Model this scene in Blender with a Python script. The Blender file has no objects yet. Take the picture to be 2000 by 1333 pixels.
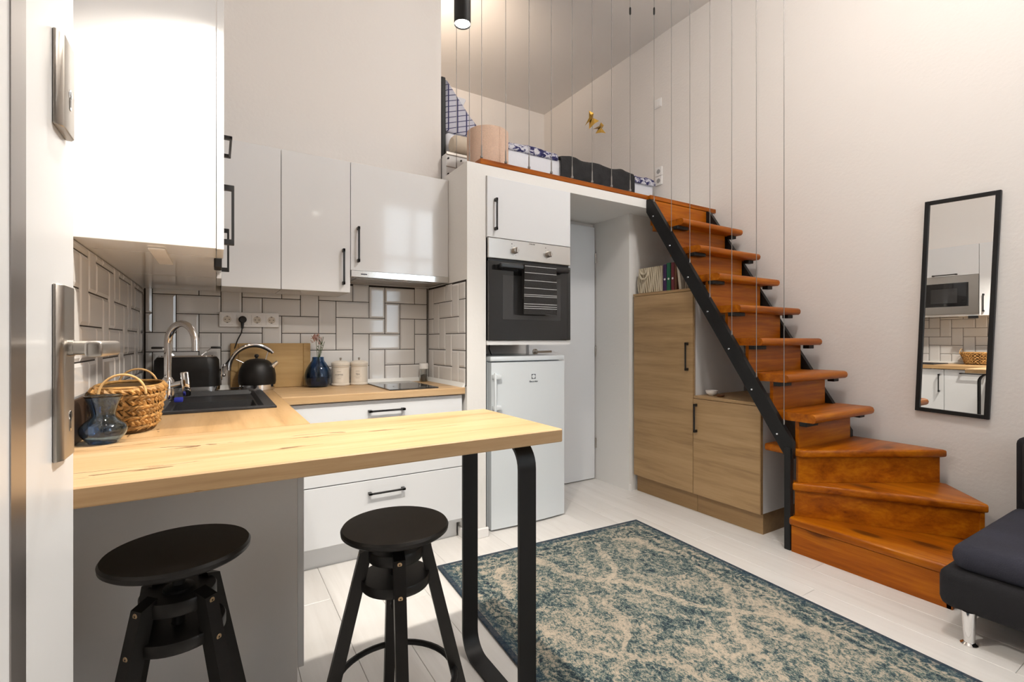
import bpy, bmesh, math, random
from mathutils import Vector, Matrix
random.seed(7)
S = bpy.context.scene
COL = S.collection
PI = math.pi

# ------------------------------------------------------------------ camera
F_PX = 940.0
YAW = math.atan((1000 - 422.0) / F_PX)
cam_d = bpy.data.cameras.new('camera'); cam = bpy.data.objects.new('camera', cam_d); COL.objects.link(cam)
cam_d.sensor_width = 36.0; cam_d.lens = F_PX / 2000 * 36.0; cam_d.clip_start = 0.02
cam_d.shift_y = -1.5 / 2000
cam.location = (0, 0, 1.15); cam.rotation_euler = (PI / 2, 0, -YAW)
S.camera = cam

# ------------------------------------------------------------------ world, daylight, exposure
W = bpy.data.worlds.new('world'); S.world = W; W.use_nodes = True
W.node_tree.nodes['Background'].inputs[0].default_value = (0.80, 0.90, 1.0, 1)
W.node_tree.nodes['Background'].inputs[1].default_value = 1.5

def area_light(name, loc, rot, sx, sy, power, color):
    d = bpy.data.lights.new(name, 'AREA'); d.shape = 'RECTANGLE'; d.size = sx; d.size_y = sy
    d.energy = power; d.color = color
    o = bpy.data.objects.new(name, d); COL.objects.link(o); o.location = loc; o.rotation_euler = rot
    return o
# daylight entering by the tall window behind the camera
area_light('window_daylight', (2.55, -1.60, 2.05), (-PI / 2, 0, PI), .95, 2.3, 30, (0.80, 0.90, 1.0))

S.view_settings.view_transform = 'Standard'; S.view_settings.look = 'None'
S.view_settings.gamma = 1.0; S.view_settings.use_curve_mapping = False
S.view_settings.exposure = 0.02

# ------------------------------------------------------------------ node helpers
def nmat(name):
    m = bpy.data.materials.new(name); m.use_nodes = True
    nt = m.node_tree; b = nt.nodes['Principled BSDF']
    return m, nt, b
def plain(name, col, rough=0.5, metal=0.0, coat=0.0, spec=0.5, bump=0.0, bscale=60, noise=0.0, nscale=8):
    m, nt, b = nmat(name)
    b.inputs['Base Color'].default_value = (*col, 1); b.inputs['Roughness'].default_value = rough
    b.inputs['Metallic'].default_value = metal; b.inputs['Coat Weight'].default_value = coat
    b.inputs['Specular IOR Level'].default_value = spec
    tc = None
    if bump or noise:
        tc = nt.nodes.new('ShaderNodeTexCoord')
    if bump:
        n = nt.nodes.new('ShaderNodeTexNoise'); n.inputs['Scale'].default_value = bscale; n.inputs['Detail'].default_value = 4
        nt.links.new(tc.outputs['Object'], n.inputs['Vector'])
        bp = nt.nodes.new('ShaderNodeBump'); bp.inputs['Strength'].default_value = bump; bp.inputs['Distance'].default_value = 0.01
        nt.links.new(n.outputs['Fac'], bp.inputs['Height']); nt.links.new(bp.outputs[0], b.inputs['Normal'])
    if noise:
        n = nt.nodes.new('ShaderNodeTexNoise'); n.inputs['Scale'].default_value = nscale; n.inputs['Detail'].default_value = 5
        nt.links.new(tc.outputs['Object'], n.inputs['Vector'])
        r = nt.nodes.new('ShaderNodeValToRGB')
        r.color_ramp.elements[0].color = (*[c * (1 - noise) for c in col], 1); r.color_ramp.elements[0].position = .3
        r.color_ramp.elements[1].color = (*[min(1, c * (1 + noise)) for c in col], 1); r.color_ramp.elements[1].position = .7
        nt.links.new(n.outputs['Fac'], r.inputs[0]); nt.links.new(r.outputs[0], b.inputs['Base Color'])
    return m
def mth(nt, op, a, b=None, c=None):
    n = nt.nodes.new('ShaderNodeMath'); n.operation = op
    for i, v in enumerate((a, b, c)):
        if v is None: continue
        if isinstance(v, (int, float)): n.inputs[i].default_value = v
        else: nt.links.new(v, n.inputs[i])
    return n.outputs[0]
def mixc(nt, fac, a, b):
    n = nt.nodes.new('ShaderNodeMix'); n.data_type = 'RGBA'
    for idx, v in ((0, fac), (6, a), (7, b)):
        if isinstance(v, (int, float)): n.inputs[idx].default_value = v
        elif isinstance(v, tuple): n.inputs[idx].default_value = (*v, 1)
        else: nt.links.new(v, n.inputs[idx])
    return n.outputs[2]
def ramp(nt, fac, stops):
    r = nt.nodes.new('ShaderNodeValToRGB'); e = r.color_ramp.elements
    while len(e) < len(stops): e.new(0.5)
    for el, (p, c) in zip(e, stops): el.position = p; el.color = (*c, 1)
    nt.links.new(fac, r.inputs[0]); return r.outputs[0]
def coords(nt, scale, rand=True, offs=(0, 0, 0)):
    tc = nt.nodes.new('ShaderNodeTexCoord'); mp = nt.nodes.new('ShaderNodeMapping')
    mp.inputs['Scale'].default_value = scale
    src = tc.outputs['Object']
    if rand:
        oi = nt.nodes.new('ShaderNodeObjectInfo'); va = nt.nodes.new('ShaderNodeVectorMath'); va.operation = 'SCALE'
        cb = nt.nodes.new('ShaderNodeCombineXYZ')
        nt.links.new(oi.outputs['Random'], cb.inputs[0]); nt.links.new(oi.outputs['Random'], cb.inputs[1]); nt.links.new(oi.outputs['Random'], cb.inputs[2])
        nt.links.new(cb.outputs[0], va.inputs[0]); va.inputs['Scale'].default_value = 37.0
        ad = nt.nodes.new('ShaderNodeVectorMath'); ad.operation = 'ADD'
        nt.links.new(src, ad.inputs[0]); nt.links.new(va.outputs[0], ad.inputs[1]); src = ad.outputs[0]
    nt.links.new(src, mp.inputs['Vector']); return mp.outputs[0]
def noise(nt, vec, scale, detail=5, rough=.55, dist=0.0):
    n = nt.nodes.new('ShaderNodeTexNoise'); n.inputs['Scale'].default_value = scale
    n.inputs['Detail'].default_value = detail; n.inputs['Roughness'].default_value = rough; n.inputs['Distortion'].default_value = dist
    nt.links.new(vec, n.inputs['Vector']); return n.outputs['Fac']
def bumpn(nt, b, h, strength, dist=.004):
    bp = nt.nodes.new('ShaderNodeBump'); bp.inputs['Strength'].default_value = strength; bp.inputs['Distance'].default_value = dist
    nt.links.new(h, bp.inputs['Height']); nt.links.new(bp.outputs[0], b.inputs['Normal'])
def wood(name, axis, stops, rough=.4, coat=0.0, fine=70, crack=None, knots=None, bump=.15, spec=.5, tint=0.0):
    m, nt, b = nmat(name)
    s = [1, 1, 1]; s[axis] = .07
    v = coords(nt, tuple(s))
    n1 = noise(nt, v, 14, 6, .6, .6); n2 = noise(nt, v, fine, 4, .6)
    f = mth(nt, 'ADD', mth(nt, 'MULTIPLY', n1, .72), mth(nt, 'MULTIPLY', n2, .28))
    c = ramp(nt, f, stops)
    if crack:
        s2 = [1, 1, 1]; s2[axis] = .18
        v2 = coords(nt, tuple(s2))
        k = noise(nt, v2, 22, 3, .5, 1.5)
        k2 = noise(nt, v2, 3.1, 2, .5)
        kk = mth(nt, 'MULTIPLY', mth(nt, 'GREATER_THAN', k, .655), mth(nt, 'GREATER_THAN', k2, .50))
        c = mixc(nt, mth(nt, 'MULTIPLY', kk, .75), c, crack)
    if knots:
        s3 = [1, 1, 1]; s3[axis] = .45
        v3 = coords(nt, tuple(s3))
        vo = nt.nodes.new('ShaderNodeTexVoronoi'); vo.inputs['Scale'].default_value = 4.5; nt.links.new(v3, vo.inputs['Vector'])
        n3 = noise(nt, v3, 12, 3)
        dd = mth(nt, 'ADD', vo.outputs['Distance'], mth(nt, 'MULTIPLY', n3, .10))
        kf = ramp(nt, dd, [(0.0, (1, 1, 1)), (.15, (.9, .9, .9)), (.21, (.2, .2, .2)), (.34, (0, 0, 0))])
        c = mixc(nt, mth(nt, 'MULTIPLY', kf, .85), c, knots)
    if tint:
        oi = nt.nodes.new('ShaderNodeObjectInfo')
        hs = nt.nodes.new('ShaderNodeHueSaturation')
        nt.links.new(mth(nt, 'ADD', 1 - tint, mth(nt, 'MULTIPLY', oi.outputs['Random'], 2 * tint)), hs.inputs['Value'])
        nt.links.new(c, hs.inputs['Color']); c = hs.outputs[0]
    nt.links.new(c, b.inputs['Base Color'])
    b.inputs['Roughness'].default_value = rough; b.inputs['Coat Weight'].default_value = coat
    b.inputs['Coat Roughness'].default_value = .12; b.inputs['Specular IOR Level'].default_value = spec
    if bump: bumpn(nt, b, f, bump, .002)
    return m

M = {}
M['wall'] = plain('wall_paint', (.80, .765, .735), .75, bump=.12, bscale=55, spec=.3)
M['wallw'] = plain('wall_paint_white', (.785, .775, .755), .7, bump=.08, bscale=55, spec=.3)
M['ceil'] = plain('ceiling_paint', (.80, .77, .74), .85, spec=.2)
M['white'] = plain('white_gloss_laminate', (.755, .76, .77), .08, spec=.55)
M['whitem'] = plain('white_satin_laminate', (.735, .75, .77), .28)
M['carc'] = plain('white_carcass', (.74, .745, .75), .4)
M['grey_panel'] = plain('pale_grey_panel', (.74, .72, .705), .38, noise=.03, nscale=3)
M['appl'] = plain('white_appliance_enamel', (.69, .74, .775), .16)
M['plast'] = plain('white_plastic', (.84, .83, .82), .3)
M['black'] = plain('black_metal', (.0095, .0095, .010), .48, spec=.3)
M['blackh'] = plain('black_handle', (.010, .010, .011), .38)
M['bwood'] = plain('black_stained_wood', (.0085, .0075, .007), .42, spec=.3, noise=.25, nscale=30)
M['bplast'] = plain('black_plastic', (.008, .008, .009), .35)
M['steel'] = plain('brushed_steel', (.60, .59, .57), .30, 1.0)
M['inlay'] = plain('door_inlay_steel', (.36, .335, .32), .30, 1.0)
M['hoodsteel'] = plain('polished_steel', (.66, .65, .63), .16, 1.0)
M['nickel'] = plain('satin_nickel', (.44, .41, .375), .34, 1.0)
M['chrome'] = plain('chrome', (.82, .82, .83), .07, 1.0)
M['wire'] = plain('steel_wire', (.25, .24, .23), .5, .5, spec=.3)
M['bglass'] = plain('black_glass', (.012, .012, .013), .03, spec=.6)
M['glassin'] = plain('oven_window', (.035, .035, .036), .03, spec=.6)
M['granite'] = plain('black_granite_sink', (.018, .018, .020), .45, bump=.1, bscale=300)
M['tile'] = plain('white_metro_tile', (.70, .685, .67), .07, spec=.6)
M['grout'] = plain('dark_grout', (.022, .017, .014), .85)
M['seal'] = plain('white_sealing_strip', (.78, .78, .76), .35)
M['cream'] = plain('cream_enamel', (.66, .60, .52), .4)
M['labelc'] = plain('cream_label', (.70, .64, .56), .5)
M['print'] = plain('dark_print', (.09, .08, .07), .6)
M['logo'] = plain('logo_print', (.05, .06, .08), .5)
M['basket'] = plain('seagrass', (.40, .215, .065), .6, noise=.5, nscale=45)
M['basketd'] = plain('seagrass_core', (.10, .055, .02), .9)
M['rattan'] = plain('rattan_handle', (.58, .36, .15), .5, noise=.25, nscale=40)
M['macrame'] = plain('macrame_cotton', (.62, .55, .42), .9, bump=.4, bscale=180)
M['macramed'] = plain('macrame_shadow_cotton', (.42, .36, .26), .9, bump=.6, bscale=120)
M['peach'] = plain('linen_shade', (.66, .47, .36), .9, bump=.4, bscale=260, noise=.06, nscale=90)
M['sheet'] = plain('white_bed_linen', (.76, .77, .82), .85, bump=.5, bscale=14)
M['pillow'] = plain('beige_pillow', (.60, .52, .42), .9, bump=.4, bscale=16)
M['blanket'] = plain('charcoal_blanket', (.022, .022, .024), .95, bump=.5, bscale=60, noise=.25, nscale=20)
M['gold'] = plain('gold_foil', (.40, .24, .05), .38, 1.0)
M['sofa'] = plain('charcoal_blue_fabric', (.026, .027, .042), .92, bump=.35, bscale=320, noise=.18, nscale=7)
M['sofad'] = plain('black_fabric', (.010, .010, .013), .92, bump=.25, bscale=320)
M['mirror'] = plain('mirror_silver', (.93, .93, .92), .0, 1.0)
M['towel'] = plain('charcoal_towel', (.028, .027, .027), .95, bump=.5, bscale=220)
M['stripe'] = plain('white_towel_stripe', (.60, .60, .60), .95)
M['screw'] = plain('brass_bolt', (.50, .36, .22), .35, 1.0)
M['blueplast'] = plain('blue_sponge', (.02, .03, .35), .7)
M['bulb'] = None
M['stem'] = plain('green_stem', (.05, .09, .02), .7)
M['flower'] = plain('dusty_pink_petal', (.42, .25, .21), .8)
M['bookp'] = plain('purple_cloth', (.05, .02, .09), .6)
M['bookg'] = plain('green_cloth', (.01, .12, .06), .6)
M['bookr'] = plain('burgundy_cloth', (.14, .02, .03), .6)
M['bookc'] = plain('cream_cloth', (.62, .55, .45), .7)
M['brown'] = plain('brown_leather', (.13, .05, .02), .5)
M['darkbrown'] = plain('dark_brown_tray', (.035, .020, .012), .5)
M['midgrey'] = plain('mid_grey', (.35, .35, .35), .7)  # even mid grey for the socket inserts and hob zone marks
M['oak_x'] = wood('golden_oak_along_x', 0, [(.25, (.32, .19, .082)), (.48, (.50, .325, .165)), (.72, (.60, .42, .245))], .42, crack=(.10, .05, .02))
M['oak_y'] = wood('golden_oak_along_y', 1, [(.25, (.30, .175, .07)), (.48, (.46, .285, .13)), (.72, (.56, .37, .19))], .42, crack=(.10, .05, .02))
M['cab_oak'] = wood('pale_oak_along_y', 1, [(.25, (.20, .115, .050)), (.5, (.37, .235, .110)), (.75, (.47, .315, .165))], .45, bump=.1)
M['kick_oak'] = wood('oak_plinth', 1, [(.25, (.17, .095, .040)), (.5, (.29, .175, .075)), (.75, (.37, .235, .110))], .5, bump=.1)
P = [(.30, (.15, .027, .001)), (.5, (.35, .090, .002)), (.70, (.54, .18, .005))]
M['pine_x'] = wood('orange_pine_along_x', 0, P, .35, .08, spec=.18, knots=(.05, .012, .003))
M['pine_y'] = wood('orange_pine_along_y', 1, P, .35, .08, spec=.18, knots=(.05, .012, .003))
M['bamboo'] = wood('bamboo_board', 0, [(.25, (.34, .20, .07)), (.5, (.44, .28, .11)), (.75, (.53, .36, .16))], .5, bump=.05)
M['floor'] = wood('whitewashed_plank', 1, [(.2, (.63, .605, .575)), (.5, (.735, .715, .69)), (.8, (.80, .785, .765))], .30, fine=40, bump=.06, tint=.035)
M['floorgap'] = plain('plank_gap', (.33, .31, .29), .8)

def glass(name, col, rough=.0, ior=1.45):
    m, nt, b = nmat(name)
    b.inputs['Base Color'].default_value = (*col, 1); b.inputs['Transmission Weight'].default_value = 1.0
    b.inputs['Roughness'].default_value = rough; b.inputs['IOR'].default_value = ior
    return m
M['bluegl'] = glass('pale_blue_glass', (.42, .60, .86))
M['navygl'] = glass('deep_blue_glass', (.14, .27, .45))
M['clear'] = glass('clear_glass', (.95, .97, .96))
def emis(name, col, s):
    m, nt, b = nmat(name); b.inputs['Emission Color'].default_value = (*col, 1); b.inputs['Emission Strength'].default_value = s
    b.inputs['Base Color'].default_value = (.8, .8, .8, 1); return m
M['bulb'] = emis('lamp_lens', (1, .95, .88), 30)
M['dif'] = emis('lamp_diffuser', (1, .93, .84), 6)

def check_mat():
    m, nt, b = nmat('navy_check_cloth')
    v = coords(nt, (1, 1, 1), False)
    sp = nt.nodes.new('ShaderNodeSeparateXYZ'); nt.links.new(v, sp.inputs[0])
    a = mth(nt, 'ADD', sp.outputs[1], mth(nt, 'MULTIPLY', sp.outputs[0], .55))
    z = mth(nt, 'SUBTRACT', sp.outputs[2], mth(nt, 'MULTIPLY', sp.outputs[0], .35))
    g1 = mth(nt, 'LESS_THAN', mth(nt, 'FRACT', mth(nt, 'MULTIPLY', a, 26)), .14)
    g2 = mth(nt, 'LESS_THAN', mth(nt, 'FRACT', mth(nt, 'MULTIPLY', z, 26)), .14)
    c = mixc(nt, mth(nt, 'MAXIMUM', g1, g2), (.50, .50, .58), (.03, .03, .10))
    nt.links.new(c, b.inputs['Base Color']); b.inputs['Roughness'].default_value = .9
    return m
M['check'] = check_mat()
def pattern_mat():
    m, nt, b = nmat('navy_white_pattern_cloth')
    v = coords(nt, (1, 1.6, 1.6), False)
    n = noise(nt, v, 26, 3, .6, 1.0)
    c = ramp(nt, n, [(.40, (.02, .02, .09)), (.47, (.05, .05, .18)), (.52, (.55, .55, .62)), (.7, (.66, .66, .70))])
    nt.links.new(c, b.inputs['Base Color']); b.inputs['Roughness'].default_value = .9
    bumpn(nt, b, n, .4, .006)
    return m
M['pattern'] = pattern_mat()

def rug_mat():
    m, nt, b = nmat('vintage_rug')
    v = coords(nt, (1, 1, 1), False)
    nd = nt.nodes.new('ShaderNodeTexNoise'); nd.inputs['Scale'].default_value = 9; nd.inputs['Detail'].default_value = 4
    nt.links.new(v, nd.inputs['Vector'])
    va = nt.nodes.new('ShaderNodeVectorMath'); va.operation = 'SUBTRACT'; nt.links.new(nd.outputs['Color'], va.inputs[0]); va.inputs[1].default_value = (.5, .5, .5)
    vs = nt.nodes.new('ShaderNodeVectorMath'); vs.operation = 'SCALE'; nt.links.new(va.outputs[0], vs.inputs[0]); vs.inputs['Scale'].default_value = .11
    vd = nt.nodes.new('ShaderNodeVectorMath'); vd.operation = 'ADD'; nt.links.new(v, vd.inputs[0]); nt.links.new(vs.outputs[0], vd.inputs[1])
    sp = nt.nodes.new('ShaderNodeSeparateXYZ'); nt.links.new(vd.outputs[0], sp.inputs[0])
    s0 = nt.nodes.new('ShaderNodeSeparateXYZ'); nt.links.new(v, s0.inputs[0])
    x, y = sp.outputs[0], sp.outputs[1]
    # ogee lattice of stretched diamonds with rosettes inside
    def tri(q, per, off=.5): return mth(nt, 'MULTIPLY', mth(nt, 'ABSOLUTE', mth(nt, 'SUBTRACT', mth(nt, 'FRACT', mth(nt, 'ADD', mth(nt, 'DIVIDE', q, per), off)), .5)), 2.0)
    tx_, ty_ = tri(x, .60), tri(y, .86)
    sm = mth(nt, 'MULTIPLY', mth(nt, 'SINE', mth(nt, 'MULTIPLY', ty_, 2 * PI)), .13)
    lat = mth(nt, 'ADD', mth(nt, 'ADD', tx_, ty_), sm)
    rings = mth(nt, 'SINE', mth(nt, 'MULTIPLY', lat, 2 * PI * 2.2))
    outl = mth(nt, 'LESS_THAN', mth(nt, 'ABSOLUTE', mth(nt, 'SUBTRACT', lat, .98)), .075)
    core_ = mth(nt, 'LESS_THAN', lat, .42)
    vor = nt.nodes.new('ShaderNodeTexVoronoi'); vor.inputs['Scale'].default_value = 11; nt.links.new(vd.outputs[0], vor.inputs['Vector'])
    small = mth(nt, 'SINE', mth(nt, 'MULTIPLY', vor.outputs['Distance'], 22))
    big = noise(nt, v, 3.2, 3, .6)
    mid = noise(nt, vd.outputs[0], 42, 5, .78)
    vst = nt.nodes.new('ShaderNodeMapping'); vst.inputs['Scale'].default_value = (1.8, 1, 1); nt.links.new(v, vst.inputs['Vector'])
    fine = noise(nt, vst.outputs[0], 130, 4, .8)
    # border bands
    ax = mth(nt, 'ABSOLUTE', s0.outputs[0]); ay = mth(nt, 'ABSOLUTE', s0.outputs[1])
    edge = mth(nt, 'MINIMUM', mth(nt, 'SUBTRACT', .665, ax), mth(nt, 'SUBTRACT', .975, ay))
    inb = mth(nt, 'LESS_THAN', edge, .17)
    bline = mth(nt, 'SINE', mth(nt, 'MULTIPLY', edge, 2 * PI / .055))
    pat = mth(nt, 'ADD', mth(nt, 'MULTIPLY', rings, .045), mth(nt, 'MULTIPLY', small, .045))
    pat = mth(nt, 'ADD', pat, mth(nt, 'SUBTRACT', mth(nt, 'MULTIPLY', outl, .10), mth(nt, 'MULTIPLY', core_, .05)))
    patb = mth(nt, 'ADD', mth(nt, 'MULTIPLY', bline, .06), mth(nt, 'MULTIPLY', small, .09))
    mixp = nt.nodes.new('ShaderNodeMix'); nt.links.new(inb, mixp.inputs[0]); nt.links.new(pat, mixp.inputs[2]); nt.links.new(patb, mixp.inputs[3])
    t = mth(nt, 'ADD', mixp.outputs[0], mth(nt, 'ADD', mth(nt, 'MULTIPLY', mth(nt, 'SUBTRACT', mid, .5), 1.25), mth(nt, 'MULTIPLY', mth(nt, 'SUBTRACT', fine, .5), 1.5)))
    t = mth(nt, 'ADD', t, mth(nt, 'MULTIPLY', mth(nt, 'SUBTRACT', big, .5), .62))
    t = mth(nt, 'SUBTRACT', t, mth(nt, 'MULTIPLY', inb, .05))
    t = mth(nt, 'ADD', t, .5)
    c = ramp(nt, t, [(.20, (.022, .032, .046)), (.34, (.045, .075, .088)), (.43, (.095, .148, .142)), (.50, (.19, .225, .195)), (.58, (.38, .33, .265)), (.82, (.50, .425, .335))])
    sel = mth(nt, 'LESS_THAN', edge, .022)
    sel2 = mth(nt, 'LESS_THAN', edge, .055)
    c = mixc(nt, mth(nt, 'MULTIPLY', sel2, .45), c, (.03, .065, .095))
    c = mixc(nt, mth(nt, 'MULTIPLY', sel, .8), c, (.02, .035, .06))
    nt.links.new(c, b.inputs['Base Color']); b.inputs['Roughness'].default_value = .95; b.inputs['Specular IOR Level'].default_value = .15
    bumpn(nt, b, fine, .35, .004)
    return m
M['rug'] = rug_mat()

# ------------------------------------------------------------------ mesh helpers
class B:
    def __init__(s): s.bm = bmesh.new()
    def _merge(s, t, mtx=None):
        if mtx is not None: bmesh.ops.transform(t, matrix=mtx, verts=t.verts)
        me = bpy.data.meshes.new('tmp'); t.to_mesh(me); t.free(); s.bm.from_mesh(me); bpy.data.meshes.remove(me); return s
    def box(s, x0, x1, y0, y1, z0, z1, bev=0.0, seg=1, mtx=None):
        t = bmesh.new()
        v = [t.verts.new((x, y, z)) for x in (x0, x1) for y in (y0, y1) for z in (z0, z1)]
        for f in ((0, 1, 3, 2), (4, 6, 7, 5), (0, 4, 5, 1), (2, 3, 7, 6), (0, 2, 6, 4), (1, 5, 7, 3)): t.faces.new([v[i] for i in f])
        if bev: bmesh.ops.bevel(t, geom=t.edges[:], offset=bev, segments=seg, affect='EDGES', profile=.5)
        bmesh.ops.recalc_face_normals(t, faces=t.faces[:])
        return s._merge(t, mtx)
    def prism(s, poly, z0, z1, bev=0.0, seg=1, mtx=None):
        t = bmesh.new()
        a = [t.verts.new((x, y, z0)) for x, y in poly]; c = [t.verts.new((x, y, z1)) for x, y in poly]
        n = len(poly); t.faces.new(a[::-1]); t.faces.new(c)
        for i in range(n): t.faces.new((a[i], a[(i + 1) % n], c[(i + 1) % n], c[i]))
        bmesh.ops.recalc_face_normals(t, faces=t.faces[:])
        if bev: bmesh.ops.bevel(t, geom=t.edges[:], offset=bev, segments=seg, affect='EDGES', profile=.5)
        return s._merge(t, mtx)
    def cyl(s, p0, p1, r0, r1=None, n=16, cap=True):
        r1 = r0 if r1 is None else r1
        p0 = Vector(p0); p1 = Vector(p1); d = (p1 - p0); q = d.to_track_quat('Z', 'Y')
        t = bmesh.new(); rings = []
        for p, r in ((p0, r0), (p1, r1)):
            rings.append([t.verts.new(p + q @ Vector((r * math.cos(2 * PI * i / n), r * math.sin(2 * PI * i / n), 0))) for i in range(n)])
        for i in range(n): t.faces.new((rings[0][i], rings[0][(i + 1) % n], rings[1][(i + 1) % n], rings[1][i]))
        if cap: t.faces.new(rings[0][::-1]); t.faces.new(rings[1])
        return s._merge(t)
    def lathe(s, prof, c=(0, 0, 0), n=32, sx=1, sy=1, mtx=None):
        t = bmesh.new(); rings = []
        for r, z in prof:
            if r < 1e-6: rings.append([t.verts.new((c[0], c[1], c[2] + z))])
            else: rings.append([t.verts.new((c[0] + sx * r * math.cos(2 * PI * i / n), c[1] + sy * r * math.sin(2 * PI * i / n), c[2] + z)) for i in range(n)])
        for a, b in zip(rings, rings[1:]):
            for i in range(n):
                j = (i + 1) % n
                if len(a) == 1 and len(b) == 1: continue
                if len(a) == 1: t.faces.new((a[0], b[j], b[i]))
                elif len(b) == 1: t.faces.new((a[i], a[j], b[0]))
                else: t.faces.new((a[i], a[j], b[j], b[i]))
        bmesh.ops.recalc_face_normals(t, faces=t.faces[:])
        return s._merge(t, mtx)
    def tube(s, pts, r, n=8, closed=False, cap=True):
        pts = [Vector(p) for p in pts]; m = len(pts); t = bmesh.new(); rings = []; up = None
        for i, p in enumerate(pts):
            if closed: d = pts[(i + 1) % m] - pts[i - 1]
            else: d = pts[min(i + 1, m - 1)] - pts[max(i - 1, 0)]
            d.normalize()
            if up is None:
                up = Vector((0, 0, 1)) if abs(d.z) < .9 else Vector((1, 0, 0))
            a = d.cross(up).normalized(); up = a.cross(d).normalized()
            rr = r[i] if isinstance(r, (list, tuple)) else r
            rings.append([t.verts.new(p + rr * (math.cos(2 * PI * k / n) * a + math.sin(2 * PI * k / n) * up)) for k in range(n)])
        for i in range(m if closed else m - 1):
            A = rings[i]; C = rings[(i + 1) % m]
            for k in range(n): t.faces.new((A[k], A[(k + 1) % n], C[(k + 1) % n], C[k]))
        if cap and not closed: t.faces.new(rings[0][::-1]); t.faces.new(rings[-1])
        bmesh.ops.recalc_face_normals(t, faces=t.faces[:])
        return s._merge(t)
    def ribbon(s, path, width_axis, w, th, closed=True):
        """flat bar following a path in a plane; width along width_axis"""
        wa = Vector(width_axis).normalized(); pts = [Vector(p) for p in path]; m = len(pts); t = bmesh.new(); R = []
        for i in range(m):
            d = (pts[(i + 1) % m] - pts[i - 1]) if closed else (pts[min(i + 1, m - 1)] - pts[max(i - 1, 0)])
            nrm = d.normalized().cross(wa).normalized()
            R.append([t.verts.new(pts[i] + a * wa * w / 2 + c * nrm * th / 2) for a, c in ((-1, -1), (1, -1), (1, 1), (-1, 1))])
        for i in range(m if closed else m - 1):
            A = R[i]; C = R[(i + 1) % m]
            for k in range(4): t.faces.new((A[k], A[(k + 1) % 4], C[(k + 1) % 4], C[k]))
        if not closed: t.faces.new(R[0][::-1]); t.faces.new(R[-1])
        bmesh.ops.recalc_face_normals(t, faces=t.faces[:])
        return s._merge(t)
    def pyd(s, verts, faces, mtx=None):
        t = bmesh.new(); vs = [t.verts.new(v) for v in verts]
        for f in faces: t.faces.new([vs[i] for i in f])
        bmesh.ops.recalc_face_normals(t, faces=t.faces[:])
        return s._merge(t, mtx)
    def xf(s, mtx): bmesh.ops.transform(s.bm, matrix=mtx, verts=s.bm.verts); return s

WL = {}
def tag(o, label=None, cat=None, group=None, kind=None):
    if label: o['label'] = label
    if cat: o['category'] = cat
    if group: o['group'] = group
    if kind: o['kind'] = kind
    return o
def obj(name, b, mat, parent=None, ang=35, label=None, cat=None, group=None, kind=None, sub=0):
    bm = b.bm
    lo = Vector((1e9,) * 3); hi = Vector((-1e9,) * 3)
    for v in bm.verts:
        for i in range(3): lo[i] = min(lo[i], v.co[i]); hi[i] = max(hi[i], v.co[i])
    c = (lo + hi) / 2
    bmesh.ops.translate(bm, vec=-c, verts=bm.verts)
    me = bpy.data.meshes.new(name); bm.to_mesh(me); bm.free()
    me.shade_smooth(); me.set_sharp_from_angle(angle=math.radians(ang))
    me.materials.append(M[mat] if isinstance(mat, str) else mat)
    return link(name, me, c, parent, label, cat, group, kind, sub)
def link(name, me, c, parent=None, label=None, cat=None, group=None, kind=None, sub=0):
    o = bpy.data.objects.new(name, me); COL.objects.link(o)
    c = Vector(c)
    if parent is not None: o.parent = parent; o.location = c - WL[parent.name]
    else: o.location = c
    WL[o.name] = c.copy()
    if sub:
        md = o.modifiers.new('subdivision', 'SUBSURF'); md.levels = sub; md.render_levels = sub
    return tag(o, label, cat, group, kind)
def thing(name, label, cat, loc, group=None, kind=None):
    o = bpy.data.objects.new(name, None); COL.objects.link(o); o.location = loc; o.empty_display_size = .05
    WL[o.name] = Vector(loc)
    return tag(o, label, cat, group, kind)
def struct(name, b, mat, label=None, parent=None, cat=None): return obj(name, b, mat, parent, label=label, cat=cat, kind='structure')
def rotz(cx, cy, a): return Matrix.Translation((cx, cy, 0)) @ Matrix.Rotation(a, 4, 'Z') @ Matrix.Translation((-cx, -cy, 0))
def spot(name, loc, target, power, color, size=1.6, blend=.6, rad=.03):
    d = bpy.data.lights.new(name, 'SPOT'); d.energy = power; d.color = color; d.spot_size = size; d.spot_blend = blend; d.shadow_soft_size = rad
    o = bpy.data.objects.new(name, d); COL.objects.link(o); o.location = loc
    o.rotation_euler = (Vector(target) - Vector(loc)).to_track_quat('-Z', 'Y').to_euler(); return o
def point(name, loc, power, color, rad=.1):
    d = bpy.data.lights.new(name, 'POINT'); d.energy = power; d.color = color; d.shadow_soft_size = rad
    o = bpy.data.objects.new(name, d); COL.objects.link(o); o.location = loc; return o
def text_mesh(body, size, depth=.0006):
    cu = bpy.data.curves.new('txt', 'FONT'); cu.body = body; cu.size = size; cu.extrude = depth; cu.align_x = 'CENTER'; cu.align_y = 'CENTER'
    o = bpy.data.objects.new('txt', cu); COL.objects.link(o)
    dg = bpy.context.evaluated_depsgraph_get(); me = bpy.data.meshes.new_from_object(o.evaluated_get(dg))
    bpy.data.objects.remove(o); bpy.data.curves.remove(cu)
    b = B(); b.bm.from_mesh(me); bpy.data.meshes.remove(me); return b
def rrect(hx, hy, r, n=5):
    pts = []
    for cx, cy, a0 in ((hx - r, hy - r, 0), (-hx + r, hy - r, PI / 2), (-hx + r, -hy + r, PI), (hx - r, -hy + r, 1.5 * PI)):
        for i in range(n + 1):
            a = a0 + PI / 2 * i / n; pts.append((cx + r * math.cos(a), cy + r * math.sin(a)))
    return pts

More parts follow.
